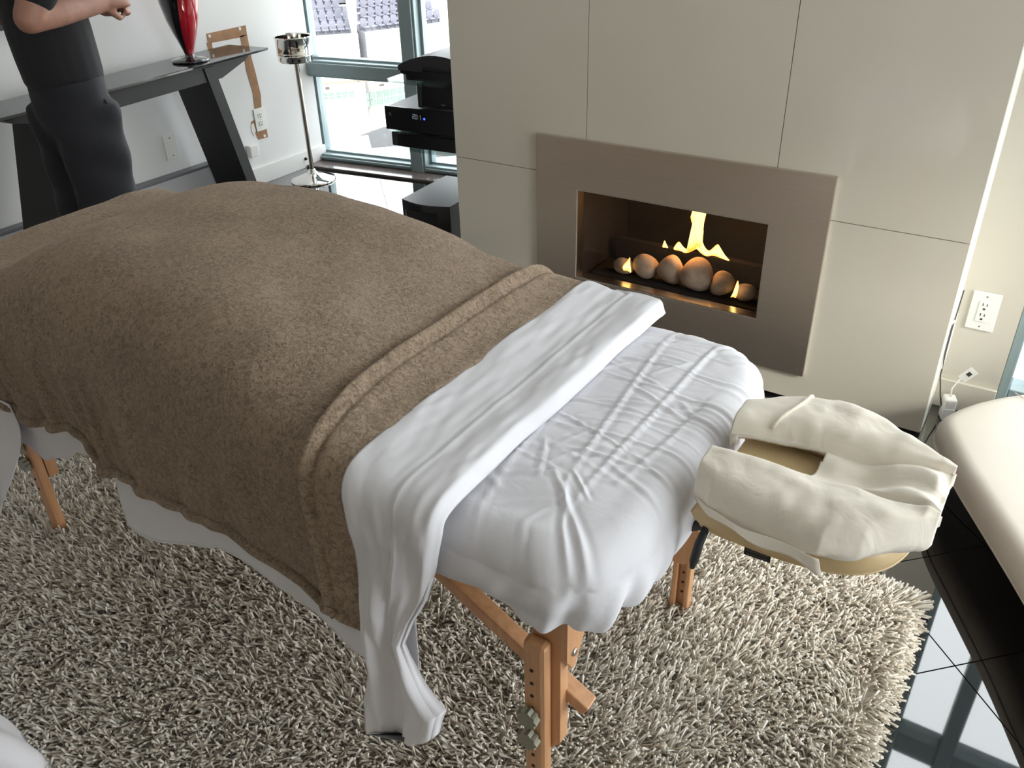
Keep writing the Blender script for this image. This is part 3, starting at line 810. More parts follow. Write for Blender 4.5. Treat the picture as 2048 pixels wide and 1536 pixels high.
# ================================================================== RUG
def make_rug():
    X0, X1, Y0r, Y1r = -2.75, -0.035, 0.10, 1.745
    base = MB().box(X0, X1, Y0r, Y1r, 0.0005, 0.010, 0.003)
    r = thing('shag_rug', 'cream shag rug with long pile under the massage table', 'rug', ((X0 + X1) / 2, (Y0r + Y1r) / 2, 0))
    base.build('backing', M_rugbase, r)
    N = 80000
    # denser near the camera side where it is seen
    x = rng.uniform(X0, X1, N); y = rng.uniform(Y0r, Y1r, N)
    keep = ~((x < -1.6) & (y < 0.35)) & ~((x > -1.9) & (x < -0.9) & (y > 1.35) & (rng.random(N) < 0.75))
    x = x[keep]; y = y[keep]
    # edge fringe
    ne = 2600
    xe = np.concatenate([np.full(ne // 2, X1) - rng.uniform(0, 0.02, ne // 2), rng.uniform(-0.9, X1, ne // 2)])
    ye = np.concatenate([rng.uniform(Y0r, Y1r, ne // 2), np.full(ne // 2, Y1r) - rng.uniform(0, 0.02, ne // 2)])
    x = np.concatenate([x, xe]); y = np.concatenate([y, ye]); N = len(x)
    L = rng.uniform(0.038, 0.060, N)
    # lean: combed field plus chance
    fld = 2.4 * vnoise(x * 2.2 + 3, y * 2.2 + 8) * 2 + 0.9 * vnoise(x * 7, y * 7 + 40) * 2
    az = -0.9 + fld + rng.normal(0, 0.95, N)
    dx = np.cos(az); dy = np.sin(az)
    ex = smoothstep(X1 - 0.05, X1, x); ey = smoothstep(Y1r - 0.05, Y1r, y)
    dx = dx * (1 - ex) + 1.2 * ex; dy = dy * (1 - ey) + 1.2 * ey
    q = np.hypot(dx, dy); dx /= q; dy /= q
    lean = np.clip(rng.normal(0.80, 0.32, N), 0.10, 1.40)          # final angle from vertical
    lean = np.maximum(lean, 1.2 * np.maximum(ex, ey))
    w = rng.uniform(0.0016, 0.0024, N)
    NS = 4
    ang0 = lean * 0.55
    rings = []
    px, py, pz = x.copy(), y.copy(), np.full(N, 0.008)
    for k in range(NS):
        a = ang0 + (lean * 1.15 - ang0) * k / (NS - 1)
        tx, ty, tz = np.sin(a) * dx, np.sin(a) * dy, np.cos(a)
        if k > 0:
            px = px + tx * L / (NS - 1); py = py + ty * L / (NS - 1); pz = np.maximum(pz + tz * L / (NS - 1), 0.010)
        sx, sy = -dy, dx
        ux, uy, uz = np.cos(a) * dx, np.cos(a) * dy, -np.sin(a)
        ww = w * (1.0 if k < NS - 1 else 1.45)
        for c in range(3):
            t = 2 * PI * c / 3 + 0.5
            rings.append(np.stack([px + ww * (math.cos(t) * sx + math.sin(t) * ux), py + ww * (math.cos(t) * sy + math.sin(t) * uy), pz + ww * math.sin(t) * uz], 1))
    V = np.stack(rings, 1)            # N, NS*3, 3
    nv = NS * 3
    fq = []
    for k in range(NS - 1):
        for c in range(3):
            d = (c + 1) % 3
            fq.append((k * 3 + c, k * 3 + d, k * 3 + 3 + d, k * 3 + 3 + c))
    fq = np.array(fq)                 # 9 quads
    base_i = (np.arange(N) * nv)[:, None, None]
    quads = (fq[None] + base_i).reshape(-1)
    tri = (np.array([(NS - 1) * 3, (NS - 1) * 3 + 1, (NS - 1) * 3 + 2])[None] + (np.arange(N) * nv)[:, None]).reshape(-1)
    loops = np.concatenate([quads, tri]).astype(np.int32)
    nq = N * len(fq)
    starts = np.concatenate([np.arange(nq) * 4, nq * 4 + np.arange(N) * 3]).astype(np.int32)
    me = bpy.data.meshes.new('pile')
    me.vertices.add(N * nv); me.vertices.foreach_set('co', V.reshape(-1).astype(np.float32))
    me.loops.add(len(loops)); me.loops.foreach_set('vertex_index', loops)
    me.polygons.add(nq + N); me.polygons.foreach_set('loop_start', starts)
    me.update(calc_edges=True)
    tone = np.repeat(np.clip(rng.normal(0.55, 0.28, N), 0, 1), nv).reshape(N, nv)
    at = me.attributes.new('tone', 'FLOAT', 'POINT'); at.data.foreach_set('value', tone.reshape(-1).astype(np.float32))
    me.polygons.foreach_set('use_smooth', np.ones(len(me.polygons), dtype=bool))
    o = link('pile', me, M_rug, r)
    o['kind'] = 'stuff'
    return r
make_rug()

# ================================================================== MASSAGE TABLE
TX0, TX1, TY0, TY1 = -2.21, -0.365, 0.755, 1.505
PADZ = 0.742
tab = thing('massage_table', 'portable massage table with beech wood legs under white sheets', 'massage table', ((TX0 + TX1) / 2, 1.13, 0))
MB().box(TX0 + 0.05, TX1 - 0.045, TY0 + 0.045, TY1 - 0.045, 0.66, 0.71, 0.02).build('pad', M_vinyl, tab)
rim = MB()
rim.box(TX0 + 0.06, TX1 - 0.055, TY0 + 0.055, TY0 + 0.08, 0.57, 0.66).box(TX0 + 0.06, TX1 - 0.055, TY1 - 0.08, TY1 - 0.055, 0.57, 0.66)
rim.box(TX1 - 0.08, TX1 - 0.055, TY0 + 0.08, TY1 - 0.08, 0.57, 0.66).box(TX0 + 0.06, TX0 + 0.085, TY0 + 0.08, TY1 - 0.08, 0.57, 0.66)
rim.build('rim', M_wood, tab)
def table_leg(x, y, sy, sx):
    """sy: +1 far side, -1 near side; sx: +1 head, -1 foot"""
    up = MB()
    xo, yo = x, y
    ya, yb = (y - 0.012, y + 0.014)
    prof = [(x - 0.019, 0.655), (x + 0.035, 0.655), (x + 0.035, 0.30), (x + 0.035, 0.235), (x + 0.012, 0.205), (x - 0.019, 0.205)]
    if sx < 0: prof = [(2 * x - a, b) for a, b in prof]
    leg = norm_out(up.prism(prof, ya + 0.0265, yb + 0.0265, 'y').build('leg', M_wood, tab)) if sy < 0 else norm_out(up.prism(prof, ya - 0.0265, yb - 0.0265, 'y').build('leg', M_wood, tab))
    if sy < 0:
        ex = MB().box(x - 0.023, x + 0.021, ya, yb, 0.004, 0.485, 0.009)
    else:          # channelled on the side that faces the other leg
        ex = MB().box(x - 0.023, x + 0.021, yb - 0.012, yb, 0.004, 0.40, 0.003)
        ex.box(x - 0.023, x - 0.010, ya, yb - 0.010, 0.004, 0.204, 0.003).box(x + 0.009, x + 0.021, ya, yb - 0.010, 0.004, 0.204, 0.003)
        for z in (0.085, 0.115, 0.145, 0.175):
            MB().lathe([(0.0036, -0.0006), (0.0036, 0.0008)], n=12, M=Matrix.Translation((x, yb - 0.012, z)) @ Matrix.Rotation(PI / 2, 4, 'X')).build('hole', M_hole, leg)
    e = ex.build('leg_extension', M_wood, leg)
    yf = ya if sy < 0 else yb
    for k in range(9):
        z = 0.425 - k * 0.031
        if k in (4, 6): continue
        MB().lathe([(0.0036, -0.0006), (0.0036, 0.0012)], n=12, M=Matrix.Translation((x - 0.004, yf, z)) @ Matrix.Rotation(PI / 2 if sy < 0 else -PI / 2, 4, 'X')).build('hole', M_hole, leg)
    for z in (0.318, 0.262):
        pr = []
        for i in range(36):
            a = 2 * PI * i / 36
            rr = 0.0185 + 0.0024 * math.cos(a * 9)
            pr.append((rr * math.cos(a), rr * math.sin(a)))
        kb = MB().prism(pr, 0.004, 0.018, 'z', M=Matrix.Translation((x - 0.006, yf, z)) @ Matrix.Rotation(PI / 2 if sy < 0 else -PI / 2, 4, 'X'))
        kb.lathe([(0.008, 0), (0.008, 0.005)], n=14, M=Matrix.Translation((x - 0.006, yf, z)) @ Matrix.Rotation(PI / 2 if sy < 0 else -PI / 2, 4, 'X'))
        norm_out(kb.build('knob', M_knob, leg))
    return leg
LEGS = [(-0.512, 0.815, -1, 1), (-0.495, 1.425, 1, 1), (-2.04, 0.815, -1, -1), (-2.04, 1.43, 1, -1)]
for l in LEGS: table_leg(*l)
for hx, s in ((-0.470, 1), (-2.080, -1)):
    ep = MB().prism([(0.828, 0.655), (1.412, 0.655), (1.412, 0.45), (1.39, 0.415), (1.365, 0.45), (1.30, 0.57), (0.94, 0.57), (0.875, 0.45), (0.85, 0.415), (0.828, 0.45)], hx - 0.006, hx + 0.006, 'x')
    e = norm_out(ep.build('end_plate', M_wood, tab))
    for y in (0.850, 1.390):
        for z in (0.455, 0.525):
            MB().lathe([(0.0075, 0), (0.0075, 0.002), (0.005, 0.004)], n=16, M=Matrix.Translation((hx + 0.006 * s, y, z)) @ Matrix.Rotation(PI / 2 * s, 4, 'Y')).build('bolt', M_bolt, e, True)
for y in (0.865, 1.375):
    for xa, xb in ((-0.44, -0.98), (-2.10, -1.56)):
        p = Vector((xa, y, 0.32)); q = Vector((xb, y, 0.62))
        d = (q - p); L = d.length; an = math.atan2(d.z, d.x)
        M = Matrix.Translation(p) @ Matrix.Rotation(-an, 4, 'Y')
        MB().box(0, L, -0.016, 0.016, -0.013, 0.013, 0.003, M=M).build('brace', M_wood, tab)

# ---- white fitted sheet over the pad
def rrect(hx, hy, r, nseg):
    """rounded rectangle points, fixed counts per side"""
    pts = []; nc = nseg // 12; ns = (nseg - 4 * nc) // 4
    r = max(min(r, hx - 1e-4, hy - 1e-4), 1e-4)
    corners = [(hx - r, hy - r, 0), (-hx + r, hy - r, PI / 2), (-hx + r, -hy + r, PI), (hx - r, -hy + r, 1.5 * PI)]
    for k, (cx, cy, a0) in enumerate(corners):
        for i in range(nc):
            a = a0 + PI / 2 * i / (nc - 1)
            pts.append((cx + r * math.cos(a), cy + r * math.sin(a)))
        nx, ny, na = corners[(k + 1) % 4]
        p0 = pts[-1]; p1 = (nx + r * math.cos(na), ny + r * math.sin(na))
        for i in range(1, ns + 1):
            t = i / (ns + 1)
            pts.append((p0[0] + (p1[0] - p0[0]) * t, p0[1] + (p1[1] - p0[1]) * t))
    return np.array(pts)

wr_rng = np.random.default_rng(21)
CREASES = [((-0.590, 1.54), (-0.517, 0.90), 0.0045, 0.0030), ((-0.483, 1.51), (-0.486, 0.86), 0.0045, 0.0032), ((-0.395, 1.47), (-0.450, 0.95), 0.005, 0.0030),
           ((-0.645, 1.12), (-0.60, 0.77), 0.004, 0.0026), ((-0.648, 1.11), (-0.42, 1.21), 0.004, 0.0030), ((-0.72, 1.10), (-0.40, 1.17), 0.004, 0.0022),
           ((-0.63, 1.30), (-0.37, 1.33), 0.004, 0.0024), ((-0.63, 1.38), (-0.37, 1.40), 0.004, 0.0018), ((-0.62, 1.22), (-0.36, 1.25), 0.004, 0.0022), ((-0.60, 1.04), (-0.37, 1.09), 0.004, 0.0024), ((-0.60, 0.98), (-0.40, 1.02), 0.004, 0.002), ((-0.55, 0.93), (-0.42, 0.80), 0.005, 0.003),
           ((-0.52, 0.92), (-0.45, 0.78), 0.005, 0.003), ((-0.53, 0.93), (-0.62, 0.88), 0.004, 0.0028), ((-0.60, 0.99), (-0.56, 0.90), 0.004, 0.003),
           ((-0.63, 1.46), (-0.50, 1.49), 0.004, 0.002), ((-0.63, 1.42), (-0.52, 1.46), 0.004, 0.002), ((-0.62, 1.37), (-0.50, 1.42), 0.004, 0.0016)]
for _ in range(70):
    cx = wr_rng.uniform(-0.64, -0.38); cy = wr_rng.uniform(0.78, 1.48)
    a = wr_rng.normal(0.25, 0.5); L = wr_rng.uniform(0.025, 0.09)
    if cy < 0.95: a = wr_rng.uniform(0, PI)
    CREASES.append(((cx - L * math.cos(a), cy - L * math.sin(a)), (cx + L * math.cos(a), cy + L * math.sin(a)), wr_rng.uniform(0.003, 0.006), wr_rng.uniform(0.0006, 0.0022)))
def sheet_top(x, y):
    z = np.full(np.shape(x), PADZ)
    m = x > -0.80
    zz = np.zeros(np.shape(x))
    for p, q, w, a in CREASES: zz += seg_ridge(x, y, p, q, w, a)
    z = z + np.where(m, zz, 0)
    z = z + 0.004 * vnoise(x * 9, y * 9) + 0.0022 * vnoise(x * 26 + 7, y * 26)
    return z

def fitted_sheet():
    hx, hy = (TX1 - TX0) / 2, (TY1 - TY0) / 2
    cx, cy = (TX0 + TX1) / 2, (TY0 + TY1) / 2
    NP = 1440; RR = 0.058; RC = 0.13
    rows = []
    # top, from the middle outwards; the middle line collapses
    ds = np.concatenate([np.linspace(hy - 0.002, 0.30, 8), np.linspace(0.29, RR, 58)])
    for d in ds:
        p = rrect(hx - d, hy - d, RC - d * 0.6 if RC - d * 0.6 > 0.01 else 0.01, NP)
        x = p[:, 0] + cx; y = p[:, 1] + cy
        z = sheet_top(x, y)
        # soft fall towards the rim
        z = z - 0.012 * smoothstep(0.16, RR, d) if np.isscalar(d) else z
        rows.append(np.stack([x, y, z], 1))
    zedge = rows[-1][:, 2]
    o0 = rrect(hx, hy, RC, NP); nrm_ = np.roll(o0, -1, 0) - np.roll(o0, 1, 0)
    nrm_ = np.stack([nrm_[:, 1], -nrm_[:, 0]], 1); nrm_ /= np.linalg.norm(nrm_, axis=1)[:, None] + 1e-9
    s = np.cumsum(np.linalg.norm(o0 - np.roll(o0, 1, 0), axis=1))
    corner = np.zeros(NP)
    for sx_, sy_ in ((1, 1), (1, -1), (-1, 1), (-1, -1)):
        d = np.hypot(o0[:, 0] - sx_ * (hx - 0.05), o0[:, 1] - sy_ * (hy - 0.05)); corner = np.maximum(corner, np.exp(-(d / 0.16) ** 2))
    X = o0[:, 0] + cx; Yc = o0[:, 1] + cy
    corner = corner * (X > -1.0); seen = smoothstep(-0.9, -0.7, X)
    head = np.exp(-((X - TX1) / 0.05) ** 2)
    near = np.exp(-((Yc - TY0) / 0.03) ** 2)
    hem = 0.556 - 0.045 * head * smoothstep(0.95, 1.25, Yc) + 0.010 * np.sin(s * 23) + 0.008 * np.sin(s * 51 + 1)
    hem = hem - 0.16 * near * smoothstep(-1.36, -1.95, X) - 0.03 * near * smoothstep(-1.0, -1.4, X)
    for k in range(1, 13):
        a = PI / 2 * k / 12
        p = rrect(hx - RR * (1 - math.sin(a)), hy - RR * (1 - math.sin(a)), RC - RR * (1 - math.sin(a)) * 0.6, NP)
        x = p[:, 0] + cx; y = p[:, 1] + cy
        z = (zedge - RR) + RR * math.cos(a)
        wz = 0.0025 * np.sin(s * 70 + 3 * np.sin(s * 9)) * corner * k / 12
        rows.append(np.stack([x + nrm_[:, 0] * wz, y + nrm_[:, 1] * wz, z], 1))
    ztop = rows[-1][:, 2]
    NB = 34
    for k in range(1, NB + 1):
        t = k / NB
        z = ztop + (hem - ztop) * t
        fold = corner * (0.012 * np.sin(s * 62 + 2.2 * np.sin(s * 7) + 1.5 * t) + 0.006 * np.sin(s * 131 + 4 * t)) * t ** 0.7
        wav = (0.006 * vnoise(s * 9, np.full(NP, t * 3.0)) + 0.010 * vnoise(s * 4 + 9, np.full(NP, t * 2.0 + 5))) * (0.3 + t)
        tuck = -0.035 * smoothstep(0.72, 1.0, t) * (1 - near * smoothstep(-1.2, -1.5, X)) - 0.012 * t
        belly = 0.012 * math.sin(PI * min(1, t * 1.3)) 
        # diagonal swag on the near side
        sw_ = near * 0.010 * np.exp(-((z - (0.60 + 0.10 * (X + 0.55))) / 0.02) ** 2) * smoothstep(-0.72, -0.6, X)
        dsp = fold + wav * (0.3 + 0.7 * seen) + tuck + belly * (0.2 + 0.8 * seen) - sw_
        rows.append(np.stack([X + nrm_[:, 0] * dsp, Yc + nrm_[:, 1] * dsp, z], 1))
    P = np.stack(rows, 0)
    b = MB(); b.grid(P, closed_v=True)
    o = b.build('fitted_sheet', M_sheet, None, True)
    norm_out(o)
    tag(o, 'wrinkled white fitted sheet covering the head half of the massage table', 'sheet')
    return o
fitted_sheet()

# ---- the blanket's shape
def mound(x):
    xs = np.array([-2.6, -2.2, -2.05, -1.95, -1.88, -1.82, -1.75, -1.66, -1.55, -1.42, -1.30, -1.18, -1.08, -1.0, -0.92, -0.85, -0.5])
    hs = np.array([0.025, 0.025, 0.025, 0.045, 0.085, 0.118, 0.14, 0.155, 0.162, 0.162, 0.154, 0.134, 0.108, 0.076, 0.042, 0.012, 0.0])
    return np.interp(x, xs, hs)
_xs = np.linspace(-2.7, -0.4, 400)
_mh = mound(_xs)
_k = np.exp(-np.linspace(-2.0, 2.0, 13) ** 2); _k /= _k.sum()
_mh = np.convolve(np.pad(_mh, 6, mode='edge'), _k, 'valid')
def mound_s(x): return np.interp(x, _xs, _mh)
def bshape(t):
    """dome across the table, t in 0..1 from near to far edge"""
    return np.clip(1 - np.abs(2 * np.clip(t, 0, 1) - 1) ** 4.6, 0, 1) ** 0.7
ZT = PADZ + 0.020

def cross_section(x, yn, yf, hemn, hemf, zt, mh, n=120, over=0.0):
    """points across the table at one x: near hem, up, over, down"""
    cp = []
    for t in np.linspace(0, 1, 8): cp.append((yn - 0.004 * (1 - t), hemn + (zt - 0.055 - hemn) * t))
    cp.append((yn + 0.010, zt - 0.022)); cp.append((yn + 0.035, zt - 0.004 + mh * float(bshape(0.03))))
    for t in np.linspace(0.08, 0.94, 14):
        cp.append((yn + 0.02 + (yf - yn - 0.04) * t, zt + mh * float(bshape(t))))
    cp.append((yf - 0.03, zt - 0.004)); cp.append((yf - 0.006, zt - 0.024))
    for t in np.linspace(0, 1, 6): cp.append((yf, zt - 0.055 + (hemf - zt + 0.055) * t))
    cp = np.array(cp)
    # cubic B-spline through padded control points
    cp = np.concatenate([cp[:1], cp[:1], cp, cp[-1:], cp[-1:]])
    m = len(cp) - 3
    tt = np.linspace(0, m - 1e-6, n * 3)
    i = tt.astype(int); u = tt - i
    B = np.stack([(1 - u) ** 3, 3 * u ** 3 - 6 * u ** 2 + 4, -3 * u ** 3 + 3 * u ** 2 + 3 * u + 1, u ** 3], 1) / 6
    pts = sum(B[:, [k]] * cp[i + k] for k in range(4))
    d = np.concatenate([[0], np.cumsum(np.linalg.norm(np.diff(pts, axis=0), axis=1))])
    s = np.linspace(0, d[-1], n)
    return np.stack([np.interp(s, d, pts[:, 0]), np.interp(s, d, pts[:, 1])], 1), s

def hem_near(x):
    xs = [-2.5, -1.95, -1.80, -1.62, -1.55, -1.53, -1.35, -1.2, -1.08, -0.94, -0.84, -0.78]
    zs = [0.50, 0.515, 0.505, 0.545, 0.525, 0.50, 0.505, 0.50, 0.495, 0.470, 0.41, 0.40]
    return np.interp(x, xs, zs)

blk = thing('blanket', 'taupe fleece blanket spread over the mound on the massage table', 'blanket', (-1.5, 1.13, 0.74))
def blanket_main():
    nx, ns = 330, 250
    XS = np.linspace(-2.50, -0.865, nx)
    P = np.zeros((nx, ns, 3))
    yn, yf = TY0 - 0.026, TY1 + 0.030
    for i, xraw in enumerate(XS):
        x = max(xraw, -2.235); drop = max(0.0, -2.235 - xraw)
        mh = float(mound_s(x))
        bul = 0.03 * smoothstep(0.05, 0.25, mh)
        pts, s = cross_section(x, yn - float(bul) * 0.3, yf, float(hem_near(x)), 0.46, ZT, mh, ns)
        y, z = pts[:, 0], pts[:, 1]
        z = np.minimum(z, ZT + mh - (0.0 if xraw > -2.17 else 0.03 * ((-2.17 - max(xraw, -2.235)) / 0.065) ** 2) - drop)
        P[i, :, 0] = x - 0.012 * min(1.0, drop / 0.05); P[i, :, 1] = y; P[i, :, 2] = z
        tn = np.clip((0.80 - z) / 0.28, 0, 1) * (y < 1.1)             # 0 at table edge, 1 at the hem
        amp = 0.0115 * smoothstep(-0.98, -1.15, x) * (0.35 + 0.65 * vnoise(np.array([x * 5.0]), np.array([2.5]))[0] * 2 + 0.35)
        ph = x * 44 + 7.0 * vnoise(np.full(ns, x * 3.1), z * 1.5) + z * 7
        fold = amp * np.sin(ph) * smoothstep(0.0, 0.55, tn)
        fold2 = 0.0035 * np.sin(x * 96 + 5 * vnoise(np.full(ns, x * 5 + 9), z * 3)) * smoothstep(0.1, 0.6, tn) * smoothstep(-1.05, -1.25, x)
        P[i, :, 1] -= fold + fold2 + 0.022 * smoothstep(0.2, 1.0, tn) * smoothstep(-1.50, -1.54, x) * -1.0
        # slow unevenness of the top
        P[i, :, 2] += (0.012 * vnoise(np.full(ns, x * 5 + 3), y * 6) + 0.006 * vnoise(np.full(ns, x * 13), y * 14 + 5)) * (1 - tn)
        P[i, :, 2] += 0.010 * vnoise(np.full(ns, x * 14 + 3), np.full(ns, 1.2)) * tn
    # a dent on the far slope next to the cuff
    d = np.exp(-((P[..., 0] + 1.05) / 0.05) ** 2) * np.exp(-((P[..., 1] - 1.42) / 0.10) ** 2)
    P[..., 2] -= 0.012 * d
    b = MB(); b.grid(P)
    o = b.build('blanket_body', M_fleece, blk, True)
    solid(norm_out(o), 0.010)
    # stitched hem roll along the near edge
    hp = P[:, 0, :].copy(); hp[:, 2] += 0.004; hp[:, 1] -= 0.002
    MB().tube([tuple(q) for q in hp[::2]], 0.0105, 10).build('hem_roll', M_fleece, blk, True)
    return P
PBL = blanket_main()

def cuff():
    """turned down border at the head end, thick edge roll on its left"""
    nx, ns = 34, 240
    prof = []      # (x, lift)
    for i in range(nx):
        t = i / (nx - 1)
        x = -0.925 + 0.145 * t
        roll = 0.006 * math.exp(-((t - 0.06) / 0.055) ** 2)
        gro = -0.005 * math.exp(-((t - 0.20) / 0.03) ** 2)
        lift = 0.010 + roll + gro - 0.012 * smoothstep(0.75, 1.0, t)
        if t < 0.03: lift = 0.0
        prof.append((x, lift))
    P = np.zeros((nx, ns, 3))
    for i, (x, lift) in enumerate(prof):
        mh = float(mound_s(x))
        t = i / (nx - 1)
        hem = 0.470 - 0.055 * t
        pts, s = cross_section(x, TY0 - 0.030 - lift, TY1 + 0.034 + lift, hem, 0.46, ZT + lift, mh, ns)
        y, z = pts[:, 0], pts[:, 1]
        drop = smoothstep(0.74, 0.45, z) * (y < 1.1)
        P[i, :, 0] = x + 0.012 * vnoise(y * 3 + 5, z * 3) + 0.030 * smoothstep(0.95, 0.70, y) + 0.020 * drop * (1 - 0.5 * t)
        P[i, :, 1] = y - 0.010 * drop * math.sin(t * 5 + 1); P[i, :, 2] = z + 0.004 * vnoise(np.full(ns, x * 30), y * 20)
    b = MB(); b.grid(P)
    o = b.build('turned_cuff', M_fleece2, blk, True)
    o['label'] = 'longer piled turned down border of the blanket'
    solid(norm_out(o), 0.010)
    hp = P[:, 0, :].copy()
    MB().tube([tuple(q + np.array([0, 0, 0.004])) for q in hp], 0.0085, 10).build('hem_roll', M_fleece2, blk, True)
cuff()

# ---- top sheet: folded band over the blanket edge, and the part hanging under the blanket
tsh = thing('top_sheet', 'white top sheet folded back over the blanket with one end hanging low', 'sheet', (-0.73, 1.13, 0.76))
def fold_band():
    ns = 320; nc = 84
    yn, yf = TY0 - 0.046, TY1 + 0.036
    # path across, with the long hanging tail on the near side
    pts, s = cross_section(-0.72, yn, yf, 0.215, 0.47, ZT + 0.010, 0.0, ns)
    P = np.zeros((ns, nc, 3))
    zs = np.array([0.20, 0.30, 0.38, 0.46, 0.52, 0.58, 0.66, 0.72, 0.78])
    xl = np.array([-0.785, -0.790, -0.775, -0.785, -0.785, -0.780, -0.775, -0.785, -0.805])
    xr = np.array([-0.655, -0.635, -0.672, -0.705, -0.685, -0.655, -0.632, -0.620, -0.618])
    for i in range(ns):
        y, z = pts[i]
        if y < 0.90 and z < 0.78:
            a = float(np.interp(z, zs, xl)); c = float(np.interp(z, zs, xr))
        else: a, c = -0.805, -0.618 - 0.09 * float(smoothstep(1.50, 1.53, y))
        hang = float(smoothstep(0.74, 0.55, z)) * (y < 1.1)
        top = 1 - float(smoothstep(0.75, 0.70, z))
        th = 0.009 * (1 - hang) + 0.006 * hang
        # tangent normal in the y-z plane
        j0, j1 = max(i - 1, 0), min(i + 1, ns - 1)
        ty, tz = pts[j1] - pts[j0]; L = math.hypot(ty, tz) + 1e-9
        ny, nz = -tz / L, ty / L
        for k in range(nc):
            q = k / nc
            # loop: outer face from left to right, round the roll, back underneath
            if q < 0.62:
                u = q / 0.62; off = 0.010 - 0.009 * float(smoothstep(0.02, 0.45, u)) + 0.006 * math.exp(-((u - 0.82) / 0.15) ** 2) - 0.020 * float(smoothstep(0.90, 1.0, u)) ** 2
                off += 0.0022 * math.exp(-((u - 0.56) / 0.02) ** 2) - 0.0022 * math.exp(-((u - 0.51) / 0.02) ** 2)
                off += 0.004 * float(vnoise(np.array([u * 6 + y * 4]), np.array([s[i] * 7]))[0]) + 0.0035 * float(vnoise(np.array([u * 14 + 4]), np.array([s[i] * 22]))[0])
                off += hang * (0.009 * math.sin(u * 7.5 + 2.0 * math.sin(z * 7)) + 0.004 * math.sin(u * 17 + z * 16))
            else:
                u = 1 - (q - 0.62) / 0.38; off = 0.006 - 0.032 * float(smoothstep(0.0, 0.30, u)) * (1 - 0.6 * hang) + hang * (0.009 * math.sin(u * 7.5 + 2.0 * math.sin(z * 7)) + 0.004 * math.sin(u * 17 + z * 16) + 0.004)
            x = a + (c - a) * u
            jit = 0.006 * float(vnoise(np.array([s[i] * 9]), np.array([u * 2 + 20]))[0])
            P[i, k] = (x + jit, y + ny * off, z + nz * off)
    # ragged lower end: raise the right half, kick it out
    low = smoothstep(0.34, 0.20, P[:, :, 2])
    fx = (P[:, :, 0] + 0.80) / 0.17
    b = MB(); b.grid(P, closed_v=True)
    P[:, :, 2] += 0
    b.f.append(tuple(range(nc)))
    for idx in range(len(b.v)):
        x, y, z = b.v[idx]
        if y < 0.9 and z < 0.42:
            l = float(smoothstep(0.42, 0.2, z)); f = (x + 0.80) / 0.17
            b.v[idx] = (x + 0.035 * l * max(0, f - 0.4), y - 0.02 * l, z + 0.10 * l * max(0, f) ** 1.5 + 0.006 * math.sin(f * 9) * l)
    o = norm_out(b.build('folded_band', M_sheet2, tsh, True))
    return o
fold_band()
def sheet_drop():
    nx, nz = 150, 40
    P = np.zeros((nx, nz, 3))
    xs = np.linspace(-1.485, -0.70, nx)
    hem = np.interp(xs, [-1.50, -1.47, -1.32, -1.18, -1.05, -0.90, -0.80, -0.70], [0.37, 0.335, 0.375, 0.440, 0.425, 0.375, 0.34, 0.36])
    for i, x in enumerate(xs):
        for k in range(nz):
            t = k / (nz - 1)
            z = 0.70 + (hem[i] - 0.70) * t
            y = TY0 - 0.012 - 0.012 * t + 0.010 * float(vnoise(np.array([x * 7]), np.array([t * 1.5]))[0]) * (0.3 + t) + 0.004 * math.sin(x * 34 + 2 * t) * t
            P[i, k] = (x - 0.02 * t * (i < 3), y, z)
    b = MB(); b.grid(P)
    o = norm_out(b.build('hanging_side', M_sheet, tsh, True)); solid(o, 0.0012)
    MB().tube([tuple(q) for q in P[:, -1, :]], 0.0022, 6).build('hem', M_sheet, tsh, True)
sheet_drop()

# ================================================================== FACE CRADLE
fc = thing('face_cradle', 'crescent face cradle with tan vinyl pad and cream cover at the table head', 'face cradle', (-0.2, 1.14, 0.70))
CZ = 0.745
def upath(t, inset=0.0):
    """centre line of the crescent, t 0..1 from near arm tip round to far arm tip"""
    cp = np.array([(-0.345, 1.048), (-0.27, 1.042), (-0.19, 1.040), (-0.125, 1.055), (-0.098, 1.10), (-0.096, 1.165), (-0.115, 1.215), (-0.16, 1.255), (-0.22, 1.275), (-0.29, 1.255), (-0.335, 1.225)])
    m = len(cp) - 1
    u = t * m; i = min(int(u), m - 1); f = u - i
    p0 = cp[max(i - 1, 0)]; p1 = cp[i]; p2 = cp[i + 1]; p3 = cp[min(i + 2, m)]
    return 0.5 * ((2 * p1) + (-p0 + p2) * f + (2 * p0 - 5 * p1 + 4 * p2 - p3) * f * f + (-p0 + 3 * p1 - 3 * p2 + p3) * f ** 3)
